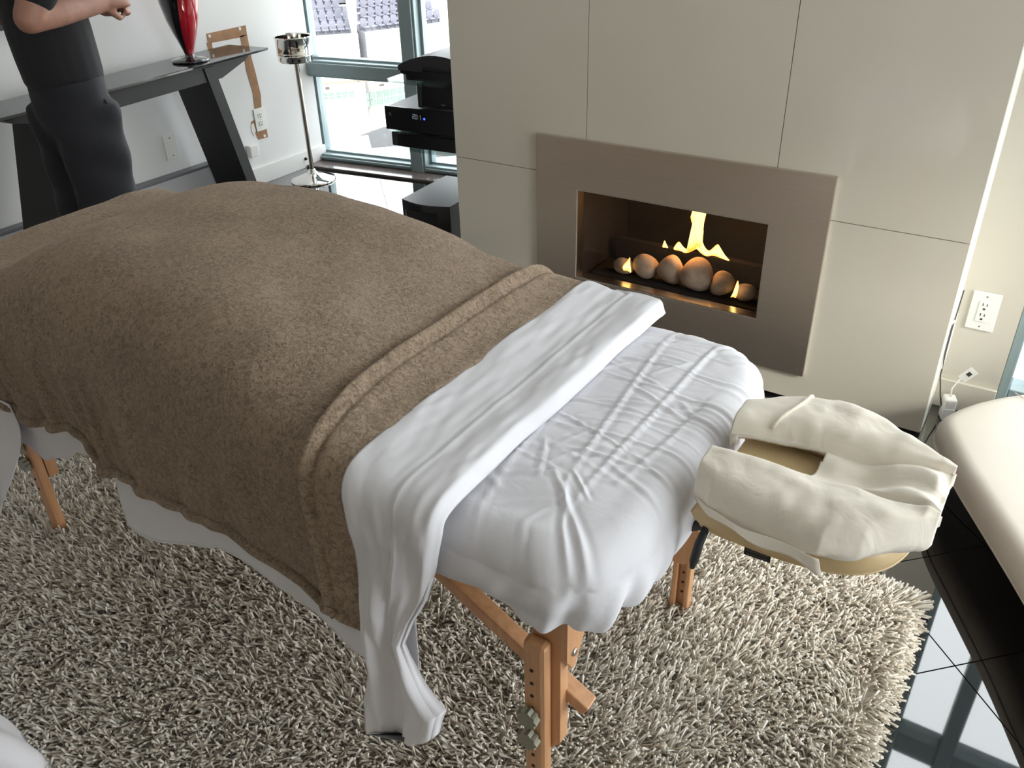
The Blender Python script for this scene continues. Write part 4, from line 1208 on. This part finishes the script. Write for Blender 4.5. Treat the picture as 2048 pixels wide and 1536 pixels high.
def sweep(nm, m, w, hgt, zc, t0=0.0, t1=1.0, n=60, nc=24, noise=0.0, power=2.6, wfun=None, droop=None):
    P = np.zeros((n, nc, 3))
    for i in range(n):
        t = t0 + (t1 - t0) * i / (n - 1)
        c = upath(t); d = upath(min(t + 0.01, 1)) - upath(max(t - 0.01, 0)); d = d / (np.linalg.norm(d) + 1e-9)
        nx_, ny_ = d[1], -d[0]
        endf = min(1.0, math.sqrt(max(0.02, min((t - t0), (t1 - t)) / 0.06)))
        ww = w * (wfun(t) if wfun else 1) * (0.75 + 0.25 * endf)
        for k in range(nc):
            a = 2 * PI * k / nc
            ca_, sa_ = math.cos(a), math.sin(a)
            lx = math.copysign(abs(ca_) ** (2 / power), ca_) * ww
            lz = math.copysign(abs(sa_) ** (2 / power), sa_) * hgt * endf
            q = noise * (float(vnoise(np.array([t * 22 + 3]), np.array([k * 6.0 / nc]))[0]) + 0.5 * float(vnoise(np.array([t * 50]), np.array([k * 11.0 / nc + 20]))[0]))
            lz2 = lz + (q if sa_ > -0.2 else q * 0.3)
            zz = zc + lz2 + 0.02 * (c[0] + 0.2)
            if droop: zz += droop(t, lx / w, lz)
            P[i, k] = (c[0] + nx_ * (lx + q * 0.8), c[1] + ny_ * (lx + q * 0.8), zz)
    b = MB(); b.grid(P, closed_v=True)
    b.f.append(tuple(range(nc))); b.f.append(tuple(range((n - 1) * nc, n * nc)))
    return norm_out(b.build(nm, m, fc, True)), P
pad_o, PPAD = sweep('pad', M_vinyl, 0.054, 0.034, CZ - 0.055)
# welt seam along the pad's lower outer edge
MB().tube([tuple(PPAD[i, 2] * 0 + (PPAD[i, 22] + PPAD[i, 23]) / 2) for i in range(2, 58)], 0.0022, 6).build('welt', M_vinyl, fc, True)

def cover_surface():
    """cream cloth laid over the crescent: a height field with the two arms, a valley between them and a tucked right end"""
    nu, nv = 120, 110
    P = np.zeros((nu, nv, 3))
    # outer border (from far-left round right to near-left), taken as two curves y_near(x), y_far(x)
    xs = np.linspace(-0.352, -0.020, nu)
    yn = np.interp(xs, [-0.352, -0.32, -0.26, -0.20, -0.15, -0.10, -0.05, -0.020], [1.018, 0.992, 0.980, 0.973, 0.972, 1.000, 1.055, 1.092])
    yf = np.interp(xs, [-0.352, -0.31, -0.27, -0.22, -0.19, -0.14, -0.09, -0.05, -0.020], [1.262, 1.312, 1.334, 1.358, 1.358, 1.334, 1.286, 1.252, 1.232])
    inn = np.interp(xs, [-0.352, -0.30, -0.20, -0.12, -0.06, -0.02], [1.100, 1.108, 1.112, 1.112, 1.108, 1.105])     # near arm inner edge
    inf = np.interp(xs, [-0.352, -0.30, -0.25, -0.20, -0.12, -0.06, -0.02], [1.165, 1.182, 1.192, 1.192, 1.196, 1.206, 1.215])  # far arm inner edge
    for i in range(nu):
        x = xs[i]
        for j in range(nv):
            v = j / (nv - 1)
            # four zones: near arm 0-.42, valley .42-.58, far arm .58-1
            if v < 0.42: y = yn[i] + (inn[i] - yn[i]) * v / 0.42; u = v / 0.42; arm = True
            elif v < 0.58: y = inn[i] + (inf[i] - inn[i]) * (v - 0.42) / 0.16; u = (v - 0.42) / 0.16; arm = False
            else: y = inf[i] + (yf[i] - inf[i]) * (v - 0.58) / 0.42; u = (v - 0.58) / 0.42; arm = True
            if arm:
                e = u if v < 0.5 else 1 - u            # 0 outside, 1 inside for either arm
                prof = 1 - abs(2 * u - 1) ** 5.0
                z = CZ - 0.026 + 0.044 * prof + 0.006 * (u if v < 0.5 else 1 - u)
            else:
                z = CZ - 0.006 + 0.022 * float(smoothstep(-0.15, -0.04, x)) - 0.012 * math.sin(PI * u) * float(smoothstep(-0.05, -0.14, x))
            z += 0.008 * float(vnoise(np.array([x * 22 + 5]), np.array([y * 24]))[0]) + 0.003 * float(vnoise(np.array([x * 50]), np.array([y * 50 + 5]))[0])
            # creases running along the arms
            z += 0.006 * math.sin(y * 95 + x * 30 + 2.5 * math.sin(x * 26)) * float(smoothstep(-0.30, -0.05, x)) * (0.4 + 0.6 * (not arm))
            z -= 0.022 * float(smoothstep(-0.040, -0.018, x)) * (0.6 + 0.4 * math.sin(y * 60))
            P[i, j] = (x, y, z)
    return P, xs
PC, cxs = cover_surface()
def cover_mesh():
    nu, nv = PC.shape[:2]
    b = MB()
    # vertices
    b.v = [tuple(q) for q in PC.reshape(-1, 3).tolist()]
    for i in range(nu - 1):
        for j in range(nv - 1):
            v = (j + 0.5) / (nv - 1); x = cxs[i]
            if 0.425 < v < 0.575 and x < -0.205 + 0.02 * (v - 0.5): continue          # the breathing opening
            b.f.append((i * nv + j, (i + 1) * nv + j, (i + 1) * nv + j + 1, i * nv + j + 1))
    o = b.build('cover', M_cover, fc, True)
    bm = bmesh.new(); bm.from_mesh(o.data)
    bmesh.ops.delete(bm, geom=[v for v in bm.verts if not v.link_faces], context='VERTS')
    # skirt: pull the free rim down around the pad
    edges = [e for e in bm.edges if e.is_boundary]
    r = bmesh.ops.extrude_edge_only(bm, edges=edges)
    nv_ = [g for g in r['geom'] if isinstance(g, bmesh.types.BMVert)]
    cx_, cy_ = -0.19, 1.14
    for v in nv_:
        if -0.34 < v.co.x < -0.19 and 1.09 < v.co.y < 1.20: v.co.z -= 0.006; continue
        v.co.x += (v.co.x - cx_) * -0.02; v.co.y += (v.co.y - cy_) * -0.03
        v.co.z -= 0.014 + 0.004 * math.sin(v.co.x * 60 + v.co.y * 40)
    bmesh.ops.recalc_face_normals(bm, faces=bm.faces[:])
    bm.to_mesh(o.data); bm.free()
    o.data.polygons.foreach_set('use_smooth', np.ones(len(o.data.polygons), dtype=bool))
    solid(o, 0.0025)
    return o
cover_mesh()
# loose flap of the cover under the near arm
fl = np.zeros((26, 8, 3))
for i in range(26):
    t = i / 25; x = -0.345 + 0.20 * t
    ye = float(np.interp(x, [-0.352, -0.32, -0.26, -0.20, -0.15], [1.018, 0.992, 0.980, 0.973, 0.972]))
    for j in range(8):
        u = j / 7
        fl[i, j] = (x + 0.010 * u, ye - 0.004 - 0.010 * u + 0.004 * math.sin(t * 11), CZ - 0.026 - (0.005 + 0.012 * t + 0.003 * math.sin(t * 14)) * u)
solid(MB().grid(fl).build('cover_flap', M_cover, fc, True), 0.002)
# elastic cord round the far arm
cord = []
flat_pc = PC.reshape(-1, 3)
for i in range(21):
    t = i / 20
    xx = -0.293 + 0.030 * t + 0.008 * math.sin(PI * t); yy = 1.196 + 0.128 * t
    zc_ = flat_pc[np.argmin((flat_pc[:, 0] - xx) ** 2 + (flat_pc[:, 1] - yy) ** 2), 2]
    cord.append((xx, yy, zc_ + 0.002))
MB().box(-0.335, -0.15, 1.085, 1.215, 0.700, 0.712, 0.003).build('throat_panel', M_vinyl, fc)
MB().tube(cord, 0.0032, 8).build('elastic_cord', M_cover, fc, True)
# black tag with stitched lettering on the pad's near side
MT = Matrix.Translation((-0.236, 0.997, 0.6635)) @ Matrix.Rotation(math.radians(2), 4, 'Z')
tg = MB().box(-0.020, 0.020, -0.0012, 0.0, -0.012, 0.008, 0.0004, M=MT).build('maker_tag', M_tag, fc)
tr = random.Random(4)
x = -0.016
while x < 0.015:                      # stitched marks too small to read
    hh_ = tr.uniform(0.003, 0.0055); ww_ = tr.uniform(0.0008, 0.0022)
    MB().box(x, x + ww_, -0.0016, -0.0011, -0.0035, -0.0035 + hh_, M=MT).build('stitched_mark', M_print, tg)
    x += ww_ + 0.0011
MB().box(-0.015, 0.015, -0.0016, -0.0011, -0.0085, -0.0072, M=MT).build('stitched_line', M_print, tg)
# carrier: lever and rods under the pad
MB().tube([(-0.44, 1.05, 0.60), (-0.36, 1.05, 0.62), (-0.28, 1.06, 0.66), (-0.12, 1.08, 0.672)], 0.009, 10).build('support_rod', M_blacksteel, fc, True)
MB().tube([(-0.44, 1.22, 0.60), (-0.36, 1.22, 0.62), (-0.28, 1.21, 0.66), (-0.12, 1.19, 0.672)], 0.009, 10).build('support_rod', M_blacksteel, fc, True)
MB().box(-0.30, -0.10, 1.03, 1.24, 0.668, 0.676, 0.002).build('carrier_plate', M_blacksteel, fc)
lev = MB().tube([(-0.318, 1.000, 0.675), (-0.324, 0.990, 0.645), (-0.327, 0.985, 0.615), (-0.328, 0.982, 0.600)], [(0.010, 0.006), (0.012, 0.007), (0.012, 0.007), (0.006, 0.004)], 12)
lev.build('cam_lever', M_strap, fc, True)

# ================================================================== WHITE LEATHER DAYBED
db = thing('daybed', 'low white leather lounge bench with rounded edges at the right', 'lounge bench', (0.45, 2.1, 0))
def cushion(poly, z0, z1, r, nm, m, parent, crown=0.0):
    poly = np.array(poly, float)
    for _ in range(2):
        n = np.roll(poly, -1, 0); poly = np.stack([0.8 * poly + 0.2 * n, 0.2 * poly + 0.8 * n], 1).reshape(-1, 2)
    # resample
    d = np.concatenate([[0], np.cumsum(np.linalg.norm(np.roll(poly, -1, 0) - poly, axis=1))])
    cl = np.concatenate([poly, poly[:1]]); N = 160
    s = np.linspace(0, d[-1], N, endpoint=False)
    p = np.stack([np.interp(s, d, cl[:, 0]), np.interp(s, d, cl[:, 1])], 1)
    c = p.mean(0)
    tn = np.roll(p, -1, 0) - np.roll(p, 1, 0); nn = np.stack([-tn[:, 1], tn[:, 0]], 1); nn /= np.linalg.norm(nn, axis=1)[:, None]
    if ((c - p) * nn).sum() < 0: nn = -nn
    rows = []
    rows.append(np.concatenate([p + nn * 0.06, np.full((N, 1), z0)], 1))
    for k in range(0, 8):
        a = PI / 2 * k / 7
        rows.append(np.concatenate([p + nn * r * (1 - math.sin(a)), np.full((N, 1), z0 + r * (1 - math.cos(a)))], 1))
    for k in range(0, 8):
        a = PI / 2 * k / 7
        rows.append(np.concatenate([p + nn * r * (1 - math.cos(a)), np.full((N, 1), z1 - r * (1 - math.sin(a)))], 1))
    for f in np.linspace(0.1, 0.98, 10):
        q = p + nn * r; rows.append(np.concatenate([q + (c - q) * f, np.full((N, 1), z1 + crown * (1 - (1 - f) ** 2))], 1))
    b = MB(); b.grid(np.stack(rows), closed_v=True)
    b.f.append(tuple(range(N))); k = (len(rows) - 1) * N; b.f.append(tuple(range(k, k + N)))
    return norm_out(b.build(nm, m, parent, True)), p
dbp = [(0.42, 1.27), (0.28, 1.52), (0.169, 1.752), (0.045, 1.972), (-0.033, 2.108), (-0.083, 2.222), (-0.112, 2.285), (-0.118, 2.335), (-0.092, 2.40), (-0.055, 2.465), (0.01, 2.545), (0.10, 2.63), (0.30, 2.66), (0.85, 2.66), (1.10, 2.1), (0.70, 1.27)]
cush, pout = cushion(dbp, 0.095, 0.200, 0.045, 'cushion', M_leather, db, 0.010)
MB().tube([(q[0], q[1], 0.132) for q in pout] + [(pout[0][0], pout[0][1], 0.132)], 0.003, 6, False).build('piping', M_leather, db, True)
MB().tube([(0.045, 2.55, 0.2035), (0.15, 2.46, 0.207), (0.45, 2.2, 0.2085)], 0.0016, 6).build('seam', M_leather, db, True)
cushion([(0.16, 2.25), (0.24, 2.55), (0.80, 2.55), (0.95, 2.1), (0.66, 1.5), (0.54, 1.5)], 0.05, 0.105, 0.015, 'plinth', M_black, db)
for q in ((0.26, 2.25), (0.33, 2.48), (0.75, 2.48), (0.62, 1.62)):
    MB().lathe([(0.02, 0), (0.022, 0.055)], (q[0], q[1], 0), 16).build('foot', M_blacksteel, db)

# adapter with cable and tag by the corner
ad = thing('power_adapter', 'white power adapter with tagged cable on the floor by the chimney corner', 'adapter', (-0.118, 2.655, 0))
MAd = Matrix.Translation((-0.118, 2.66, 0)) @ Matrix.Rotation(math.radians(20), 4, 'Z')
MB().box(-0.018, 0.018, -0.022, 0.022, 0.0, 0.078, 0.006, M=MAd).build('body', M_white_pl, ad)
MB().box(-0.016, 0.016, -0.024, -0.021, 0.004, 0.045, 0.001, M=MAd).build('label_face', M_base, ad)
MB().tube([(-0.118, 2.66, 0.078), (-0.122, 2.672, 0.10), (-0.112, 2.68, 0.125), (-0.100, 2.685, 0.15), (-0.093, 2.69, 0.165)], 0.0022, 8).build('cable', M_white_pl, ad, True)
MB().box(-0.014, 0.014, -0.0006, 0.0006, -0.022, 0.028, M=Matrix.Translation((-0.090, 2.66, 0.165)) @ Matrix.Rotation(math.radians(35), 4, 'Y')).build('paper_tag', M_white_pl, ad)
MB().box(-0.006, 0.006, -0.0010, 0.0010, 0.000, 0.014, M=Matrix.Translation((-0.090, 2.66, 0.165)) @ Matrix.Rotation(math.radians(35), 4, 'Y')).build('tag_print', M_slot, ad)
wc = MB().tube([(FPX1 + 0.004, 2.70, 0.42), (FPX1 + 0.005, 2.655, 0.37), (FPX1 + 0.004, 2.640, 0.32), (FPX1 + 0.004, 2.640, 0.24), (FPX1 + 0.006, 2.648, 0.15), (FPX1 + 0.02, 2.655, 0.08), (-0.135, 2.662, 0.03)], 0.0022, 8)
wc.build('power_cord', mat('dark_cord', (0.08, 0.07, 0.06), 0.5, bump=0.05), ad, True)

# ================================================================== WHITE CLOTHS AT THE LEFT
def cloth_hang():
    nx, nz = 40, 50
    P = np.zeros((nx, nz, 3))
    for i in range(nx):
        u = i / (nx - 1)
        for k in range(nz):
            t = k / (nz - 1)
            z = 0.53 - (0.38 + 0.03 * math.sin(u * 5) + 0.10 * (1 - u)) * t
            x = -2.22 + (0.35 - 0.09 * t ** 2.5) * u - 0.05 * t + 0.03 * math.sin(t * 3.1) * u
            y = 0.742 - 0.062 * float(smoothstep(0.12, 0.75, t)) + (0.014 * math.sin(u * 9 + 1.5 * t) + 0.006 * math.sin(u * 21 + 3 * t)) * t
            P[i, k] = (x, y, z)
    o = MB().grid(P).build('hanging_cloth', M_sheet, None, True); solid(norm_out(o), 0.002)
    tag(o, 'white cloth hanging low at the foot of the massage table', 'cloth')
cloth_hang()
def towel_pile():
    nu, nv = 60, 40
    P = np.zeros((nu, nv, 3))
    for i in range(nu):
        a = 2 * PI * i / nu
        for k in range(nv):
            r = k / (nv - 1)
            edge = 1 + 0.07 * math.sin(3 * a + 1) + 0.06 * math.sin(5 * a + 2.2) + 0.03 * math.sin(9 * a)
            x = -1.60 + 0.325 * edge * r * math.copysign(abs(math.cos(a)) ** 0.7, math.cos(a)); y = 0.27 + 0.125 * edge * r * math.copysign(abs(math.sin(a)) ** 0.7, math.sin(a))
            z = 0.058 + 0.085 * (1 - r ** 3) + 0.018 * math.sin(x * 24 + y * 17) * (1 - r * 0.6) + 0.010 * math.sin(x * 50 - y * 43)
            P[i, k] = (x, y, max(0.035, z - 0.03 * r ** 8))
    o = MB().grid(P, closed_u=True).build('crumpled_towel', M_sheet2, None, True); solid(norm_out(o), 0.003)
    tag(o, 'crumpled white towel lying on the rug in the lower left corner', 'towel')
towel_pile()

# ================================================================== PERSON
def capsule_chain(b, pts, n=18):
    """pts: list of (x,y,z, ra, rb): elliptical tube with rounded ends"""
    P = [Vector(p[:3]) for p in pts]
    path = []; rad = []
    fine = []
    for i in range(len(pts) - 1):
        for k in range(6):
            f = k / 6; f2 = f
            fine.append(tuple(pts[i][q] + (pts[i + 1][q] - pts[i][q]) * f2 for q in range(5)))
    fine.append(tuple(pts[-1]))
    b.tube([q[:3] for q in fine], [(q[3], q[4]) for q in fine], n)
    for q in (pts[0], pts[-1]):
        r = min(q[3], q[4]); b.ball(q[:3], r * 0.98, 14, 9)
def remesh(b, name, m, parent, vox, sm=4):
    o = norm_out(b.build(name + '_tmp', None, None))
    r = o.modifiers.new('r', 'REMESH'); r.mode = 'VOXEL'; r.voxel_size = vox; r.use_smooth_shade = True
    s = o.modifiers.new('s', 'SMOOTH'); s.factor = 0.5; s.iterations = sm
    bpy.context.view_layer.update()
    me = bpy.data.meshes.new_from_object(o.evaluated_get(bpy.context.evaluated_depsgraph_get()))
    bpy.data.objects.remove(o)
    me.name = name
    me.materials.clear()
    return link(name, me, m, parent, True)
PX = -2.95
per = thing('person', 'person in black shirt and dark trousers standing behind the table, hands together', 'person', (PX, 1.72, 0))
bd = MB()
def ell(b, pts): capsule_chain(b, pts)
# head and neck
bd.ball((PX, 1.76, 1.66), (0.075, 0.092, 0.115), 24, 16)
bd.ball((PX, 1.80, 1.60), (0.052, 0.055, 0.06), 16, 10)
bd.tube([(PX, 1.855, 1.665), (PX, 1.868, 1.635), (PX, 1.852, 1.62)], [0.010, 0.014, 0.010], 10)
bd.ball((PX, 1.845, 1.592), (0.024, 0.012, 0.008), 12, 8)
for s in (-1, 1):
    bd.ball((PX + s * 0.077, 1.755, 1.655), (0.010, 0.02, 0.032), 12, 8)
    bd.ball((PX + s * 0.030, 1.842, 1.672), (0.012, 0.008, 0.008), 10, 6)
ell(bd, [(PX, 1.745, 1.58, 0.056, 0.058), (PX, 1.72, 1.46, 0.062, 0.06)])
ell(bd, [(PX, 1.715, 1.47, 0.09, 0.08), (PX, 1.70, 1.30, 0.12, 0.085), (PX, 1.705, 1.10, 0.11, 0.085), (PX, 1.705, 1.0, 0.10, 0.08)])
# arms: right arm nearest to the camera
def arm(s, sh, el, wr, hand_dir):
    ell(bd, [(*sh, 0.056, 0.056), (*el, 0.045, 0.045)])
    mid = tuple(el[q] + (wr[q] - el[q]) * 0.35 for q in range(3))
    ell(bd, [(*el, 0.044, 0.043), (*mid, 0.045, 0.042), (*wr, 0.027, 0.031)])
ELB = (PX + 0.19, 1.545, 1.185); WRI = (PX + 0.115, 1.850, 1.190)
arm(1, (PX + 0.19, 1.69, 1.42), ELB, WRI, None)
ELB2 = (PX - 0.21, 1.60, 1.17); WRI2 = (PX - 0.06, 1.895, 1.185)
arm(-1, (PX - 0.19, 1.69, 1.42), ELB2, WRI2, None)
# legs inside the trousers
for s in (-1, 1):
    ell(bd, [(PX + s * 0.06, 1.705, 0.98, 0.06, 0.06), (PX + s * 0.068, 1.71, 0.85, 0.055, 0.055), (PX + s * 0.078, 1.71, 0.50, 0.05, 0.05), (PX + s * 0.078, 1.70, 0.10, 0.04, 0.04)])
# hands: palm plus four fingers and a thumb
def hand(wr, d, side, flat):
    wr = Vector(wr); d = Vector(d).normalized(); side = Vector(side).normalized(); up = d.cross(side).normalized()
    palm = wr + d * 0.05
    bd.tube([wr, wr + d * 0.03, wr + d * 0.065, wr + d * 0.09], [(0.026, 0.026), (0.034, 0.019), (0.040, 0.016), (0.036, 0.013)], 14)
    for i, (o, L) in enumerate(((-0.030, 0.062), (-0.010, 0.072), (0.010, 0.068), (0.029, 0.054))):
        b0 = wr + d * 0.080 + side * o
        c1 = b0 + d * L * 0.42 + up * flat * L * 0.14
        c2 = c1 + d * L * 0.22 + up * flat * L * 0.36
        c3 = c2 - d * L * 0.06 + up * flat * L * 0.34
        bd.tube([b0, c1, c2, c3], [0.0095, 0.0092, 0.0085, 0.0072], 10); bd.ball(c3, 0.0072, 10, 6)
    t0 = wr + d * 0.028 - side * 0.032
    t1 = t0 + d * 0.032 - side * 0.014 + up * flat * 0.010; t2 = t1 + d * 0.030 + up * flat * 0.016 + side * 0.006
    bd.tube([wr + d * 0.015 - side * 0.015, t0, t1, t2], [0.015, 0.013, 0.011, 0.0085], 10); bd.ball(t2, 0.0085, 10, 6)
hand(WRI, (-0.15, 1.0, -0.12), (-0.25, 0.05, 1.0), -1)
hand(WRI2, (0.55, 0.80, -0.05), (0.3, -0.2, 1.0), 1)
remesh(bd, 'body', M_skin, per, 0.0055, 3)
# hair
hb = MB().ball((PX, 1.745, 1.690), (0.083, 0.098, 0.105), 24, 14)
hb.v = [(x, y, z if z > 1.62 else 1.62 + (z - 1.62) * 0.3) if y < 1.80 else (x, min(y, 1.82 + (z - 1.72) * 0.3), max(z, 1.72)) for x, y, z in hb.v]
remesh(hb, 'hair', M_hair, per, 0.008, 2)
# shirt
sb = MB()
ell(sb, [(PX, 1.715, 1.48, 0.10, 0.09), (PX, 1.705, 1.40, 0.175, 0.115), (PX, 1.700, 1.25, 0.170, 0.125), (PX, 1.707, 1.12, 0.155, 0.132), (PX, 1.712, 1.02, 0.150, 0.130), (PX, 1.715, 0.965, 0.150, 0.128)])
for s in (-1, 1):
    el = ELB if s > 0 else ELB2
    sh = (PX + s * 0.185, 1.69, 1.425)
    e2 = tuple(sh[q] + (el[q] - sh[q]) * 0.72 for q in range(3))
    ell(sb, [(PX + s * 0.12, 1.70, 1.43, 0.075, 0.075), (*sh, 0.072, 0.072), (*e2, 0.066, 0.064)])
remesh(sb, 'shirt', M_shirt, per, 0.010, 4)
# trousers
tb_ = MB()
ell(tb_, [(PX, 1.715, 1.04, 0.140, 0.118), (PX, 1.715, 0.95, 0.146, 0.122), (PX, 1.712, 0.84, 0.142, 0.122)])
for s in (-1, 1):
    ell(tb_, [(PX + s * 0.065, 1.712, 0.88, 0.078, 0.118), (PX + s * 0.068, 1.712, 0.70, 0.078, 0.110), (PX + s * 0.075, 1.705, 0.48, 0.076, 0.102), (PX + s * 0.08, 1.70, 0.25, 0.074, 0.092), (PX + s * 0.085, 1.695, 0.07, 0.074, 0.088)])
tp = remesh(tb_, 'trousers', M_pants, per, 0.011, 16)
P = np.zeros(len(tp.data.vertices) * 3); tp.data.vertices.foreach_get('co', P); P = P.reshape(-1, 3)
wv = 0.004 * np.sin(P[:, 2] * 38 + 4 * P[:, 0] * 10 + 3 * np.sin(P[:, 1] * 14)) * smoothstep(1.0, 0.8, P[:, 2])
nn = P - np.array([PX, 1.715, 0])[None]; nn[:, 2] = 0; nn /= np.linalg.norm(nn, axis=1)[:, None] + 1e-6
P += nn * wv[:, None]
tp.data.vertices.foreach_set('co', P.reshape(-1)); tp.data.update()
MB().tube([(PX + 0.140, 1.750, 0.90), (PX + 0.135, 1.77, 0.86), (PX + 0.125, 1.785, 0.82)], 0.003, 6).build('pocket_welt', M_shirt, per, True)
for s in (-1, 1):
    sh = MB()
    sh.tube([(PX + s * 0.09, 1.64, 0.035), (PX + s * 0.09, 1.70, 0.05), (PX + s * 0.09, 1.78, 0.042), (PX + s * 0.09, 1.86, 0.030), (PX + s * 0.09, 1.895, 0.022)], [(0.036, 0.033), (0.042, 0.045), (0.045, 0.040), (0.044, 0.028), (0.028, 0.020)], 16)
    norm_out(sh.build('shoe', M_shoe, per, True))

# ================================================================== OUTSIDE
C0 = Vector((-32.064, 34.985, 0))
GZ = -15.0
ext = struct(MB().box(-90, 60, 6, 110, GZ - 0.5, GZ).build('ground_outside', M_conc), 'pale paved ground far below outside the window')
ORD = ['first', 'second', 'third', 'fourth', 'fifth', 'sixth', 'seventh', 'eighth', 'ninth', 'tenth', 'eleventh', 'twelfth']
def section(dirv, s0, s1, name, label, stand_rows, lbl_seat, pitch):
    d = Vector((dirv[0], dirv[1], 0)).normalized(); nb = Vector((-d.y, d.x, 0))         # nb points away from the camera
    if nb.dot(C0) < 0: nb = -nb
    M = Matrix(((d.x, nb.x, 0, C0.x), (d.y, nb.y, 0, C0.y), (0, 0, 1, 0), (0, 0, 0, 1)))
    t = thing(name, label, 'grandstand', M @ Vector(((s0 + s1) / 2, 2, GZ)))
    MB().box(s0, s1, 0.0, 6.0, GZ, -8.0, M=M).build('lower_storey', M_concw, t)
    MB().box(s0, s1, -0.05, 6.0, -8.0, -5.68, M=M).build('parapet', M_concw, t)
    zb = -5.66
    for r in range(stand_rows):
        MB().box(s0, s1, 0.1 + 0.80 * r, 8.0, -8.0, zb + 0.36 * r, M=M).build('step', M_tread, t)
        MB().box(s0, s1, 0.06 + 0.80 * r, 0.16 + 0.80 * r, zb + 0.36 * r - 0.05, zb + 0.36 * r + 0.015, M=M).build('step_edge', M_concw, t)
    n = int((s1 - s0) / pitch)
    for r in range(stand_rows):
        for k in range(n):
            x = s0 + (k + 0.5) * pitch
            if abs(x) < 0.20 + 0.184 * (0.9 + 0.80 * r): continue
            kk = n - 1 - k if s1 < 0.5 else k
            mk_seat(M @ Matrix.Translation((x, 0.42 + 0.80 * r, zb + 0.36 * r + 0.016)), '%s seat from the pillar in the %s row of the %s grandstand' % (ORD[kk], ORD[r] + ' lowest' if r else 'lowest', lbl_seat))
    return t, M
seat_proto = {}
def mk_seat(M, label):
    if not seat_proto:
        w = 0.17
        sh = [(-w, 0.0), (w, 0.0), (w, 0.30), (w * 0.85, 0.38), (w * 0.45, 0.42), (-w * 0.45, 0.42), (-w * 0.85, 0.38), (-w, 0.30)]
        b = MB().prism([(a, c + 0.18) for a, c in sh], 0.20, 0.25, 'y'); b.box(-w, w, -0.18, 0.22, 0.18, 0.23, 0.012)
        b.box(-0.03, 0.03, -0.02, 0.08, 0.0, 0.19)
        o = norm_out(b.build('stadium_seat', M_seat)); seat_proto['me'] = o.data
    else:
        o = bpy.data.objects.new('stadium_seat', seat_proto['me']); COL.objects.link(o)
    o.matrix_world = M
    o['label'] = label; o['category'] = 'seat'; o['group'] = 'rows of stadium seats outside the window'
gl, ML = section((0.67, 0.74), -3.6, -0.22, 'grandstand', 'white grandstand section left of the pillar outside the window', 5, 'left', 0.40)
gr, MR = section((0.373, 0.928), 0.22, 5.2, 'grandstand', 'white grandstand section right of the pillar outside the window', 5, 'right', 0.44)
# pillar
pm = MB().lathe([(0.26, GZ), (0.26, -8.0), (0.05, -6.3), (0.22, -4.9), (0.30, -3.0)], (C0.x - 0.25, C0.y - 0.3, 0), 16)
tag(pm.build('pillar', M_concw, None, True), 'white tapered concrete pillar between the grandstand sections', 'pillar')
def facade(M, t, s_list, z0, z1, vents):
    for a, b in zip(s_list[:-1], s_list[1:]):
        zm = (z0 + z1) / 2
        for za, zb in ((z0 + 0.04, zm - 0.02), (zm + 0.02, z1)):
            w = MB().box(a + 0.035, b - 0.035, -0.06, -0.02, za, zb, M=M).build('window_pane', M_farwin, t)
    for a, b, za, zb in vents:
        MB().box(a, b, -0.08, 0.0, za, zb, M=M).build('vent', M_farvent, t)
    MB().box(s_list[0] - 0.2, s_list[-1] + 0.2, -0.30, -0.05, -7.98, -7.88, M=M).build('eave_beam', M_eave, t)
facade(ML, gl, [-3.50, -3.15, -2.80, -2.45, -2.10, -1.75, -1.40, -1.05, -0.70], -8.80, -8.44, [(-2.2, -1.99, -8.27, -8.15)])
facade(MR, gr, [-0.36, 0.0, 0.42, 0.84, 1.25, 1.67, 2.08, 2.5, 2.92, 3.34], -9.35, -8.58, [(0.67, 0.94, -8.37, -8.27)])
# white tent roof before the facade
cx, cy = -34.5, 30.2
dome = MB()
P = np.zeros((40, 14, 3))
for i in range(40):
    a = 2 * PI * i / 40
    for k in range(14):
        r = k / 13
        P[i, k] = (cx + 5.5 * r * math.cos(a), cy + 3.2 * r * math.sin(a), -8.9 - 3.2 * r ** 1.6 + 0.15 * math.cos(6 * a) * r)
dome.grid(P, closed_u=True)
tt = thing('tent_roof', 'white rounded tent roof in front of the green glazed facade', 'tent', (cx, cy, GZ))
dome.build('canopy', M_concw, tt, True)
for a in (0.3, 1.9, 3.4, 5.0):
    MB().tube([(cx + 5.2 * math.cos(a), cy + 3.0 * math.sin(a), GZ), (cx + 5.2 * math.cos(a), cy + 3.0 * math.sin(a), -11.9)], 0.08, 8).build('post', M_eave, tt)
# balcony beyond the right window
bal = struct(MB().box(0.0, 3.2, 2.95, 4.4, -0.25, -0.02).build('balcony_floor', M_balcony), 'pale tiled balcony floor beyond the right window')
bc = thing('balcony_chair', 'dark wrought iron chair on the balcony behind the right window', 'chair', (0.22, 3.40, -0.02))
for sx in (0.10, 0.40):
    for sy in (3.25, 3.60):
        MB().tube([(sx, sy, -0.02), (sx, sy, 0.42)], 0.010, 8).build('leg', M_iron, bc, True)
MB().box(0.08, 0.42, 3.23, 3.62, 0.40, 0.43, 0.01).build('seat', M_iron, bc)
MB().tube([(0.10, 3.60, 0.42), (0.10, 3.64, 0.85), (0.25, 3.65, 0.93), (0.40, 3.64, 0.85), (0.40, 3.60, 0.42)], 0.010, 8).build('back_frame', M_iron, bc, True)
for q in (0.17, 0.25, 0.33):
    MB().tube([(q, 3.60, 0.42), (q, 3.64, 0.90)], 0.006, 6).build('back_bar', M_iron, bc, True)
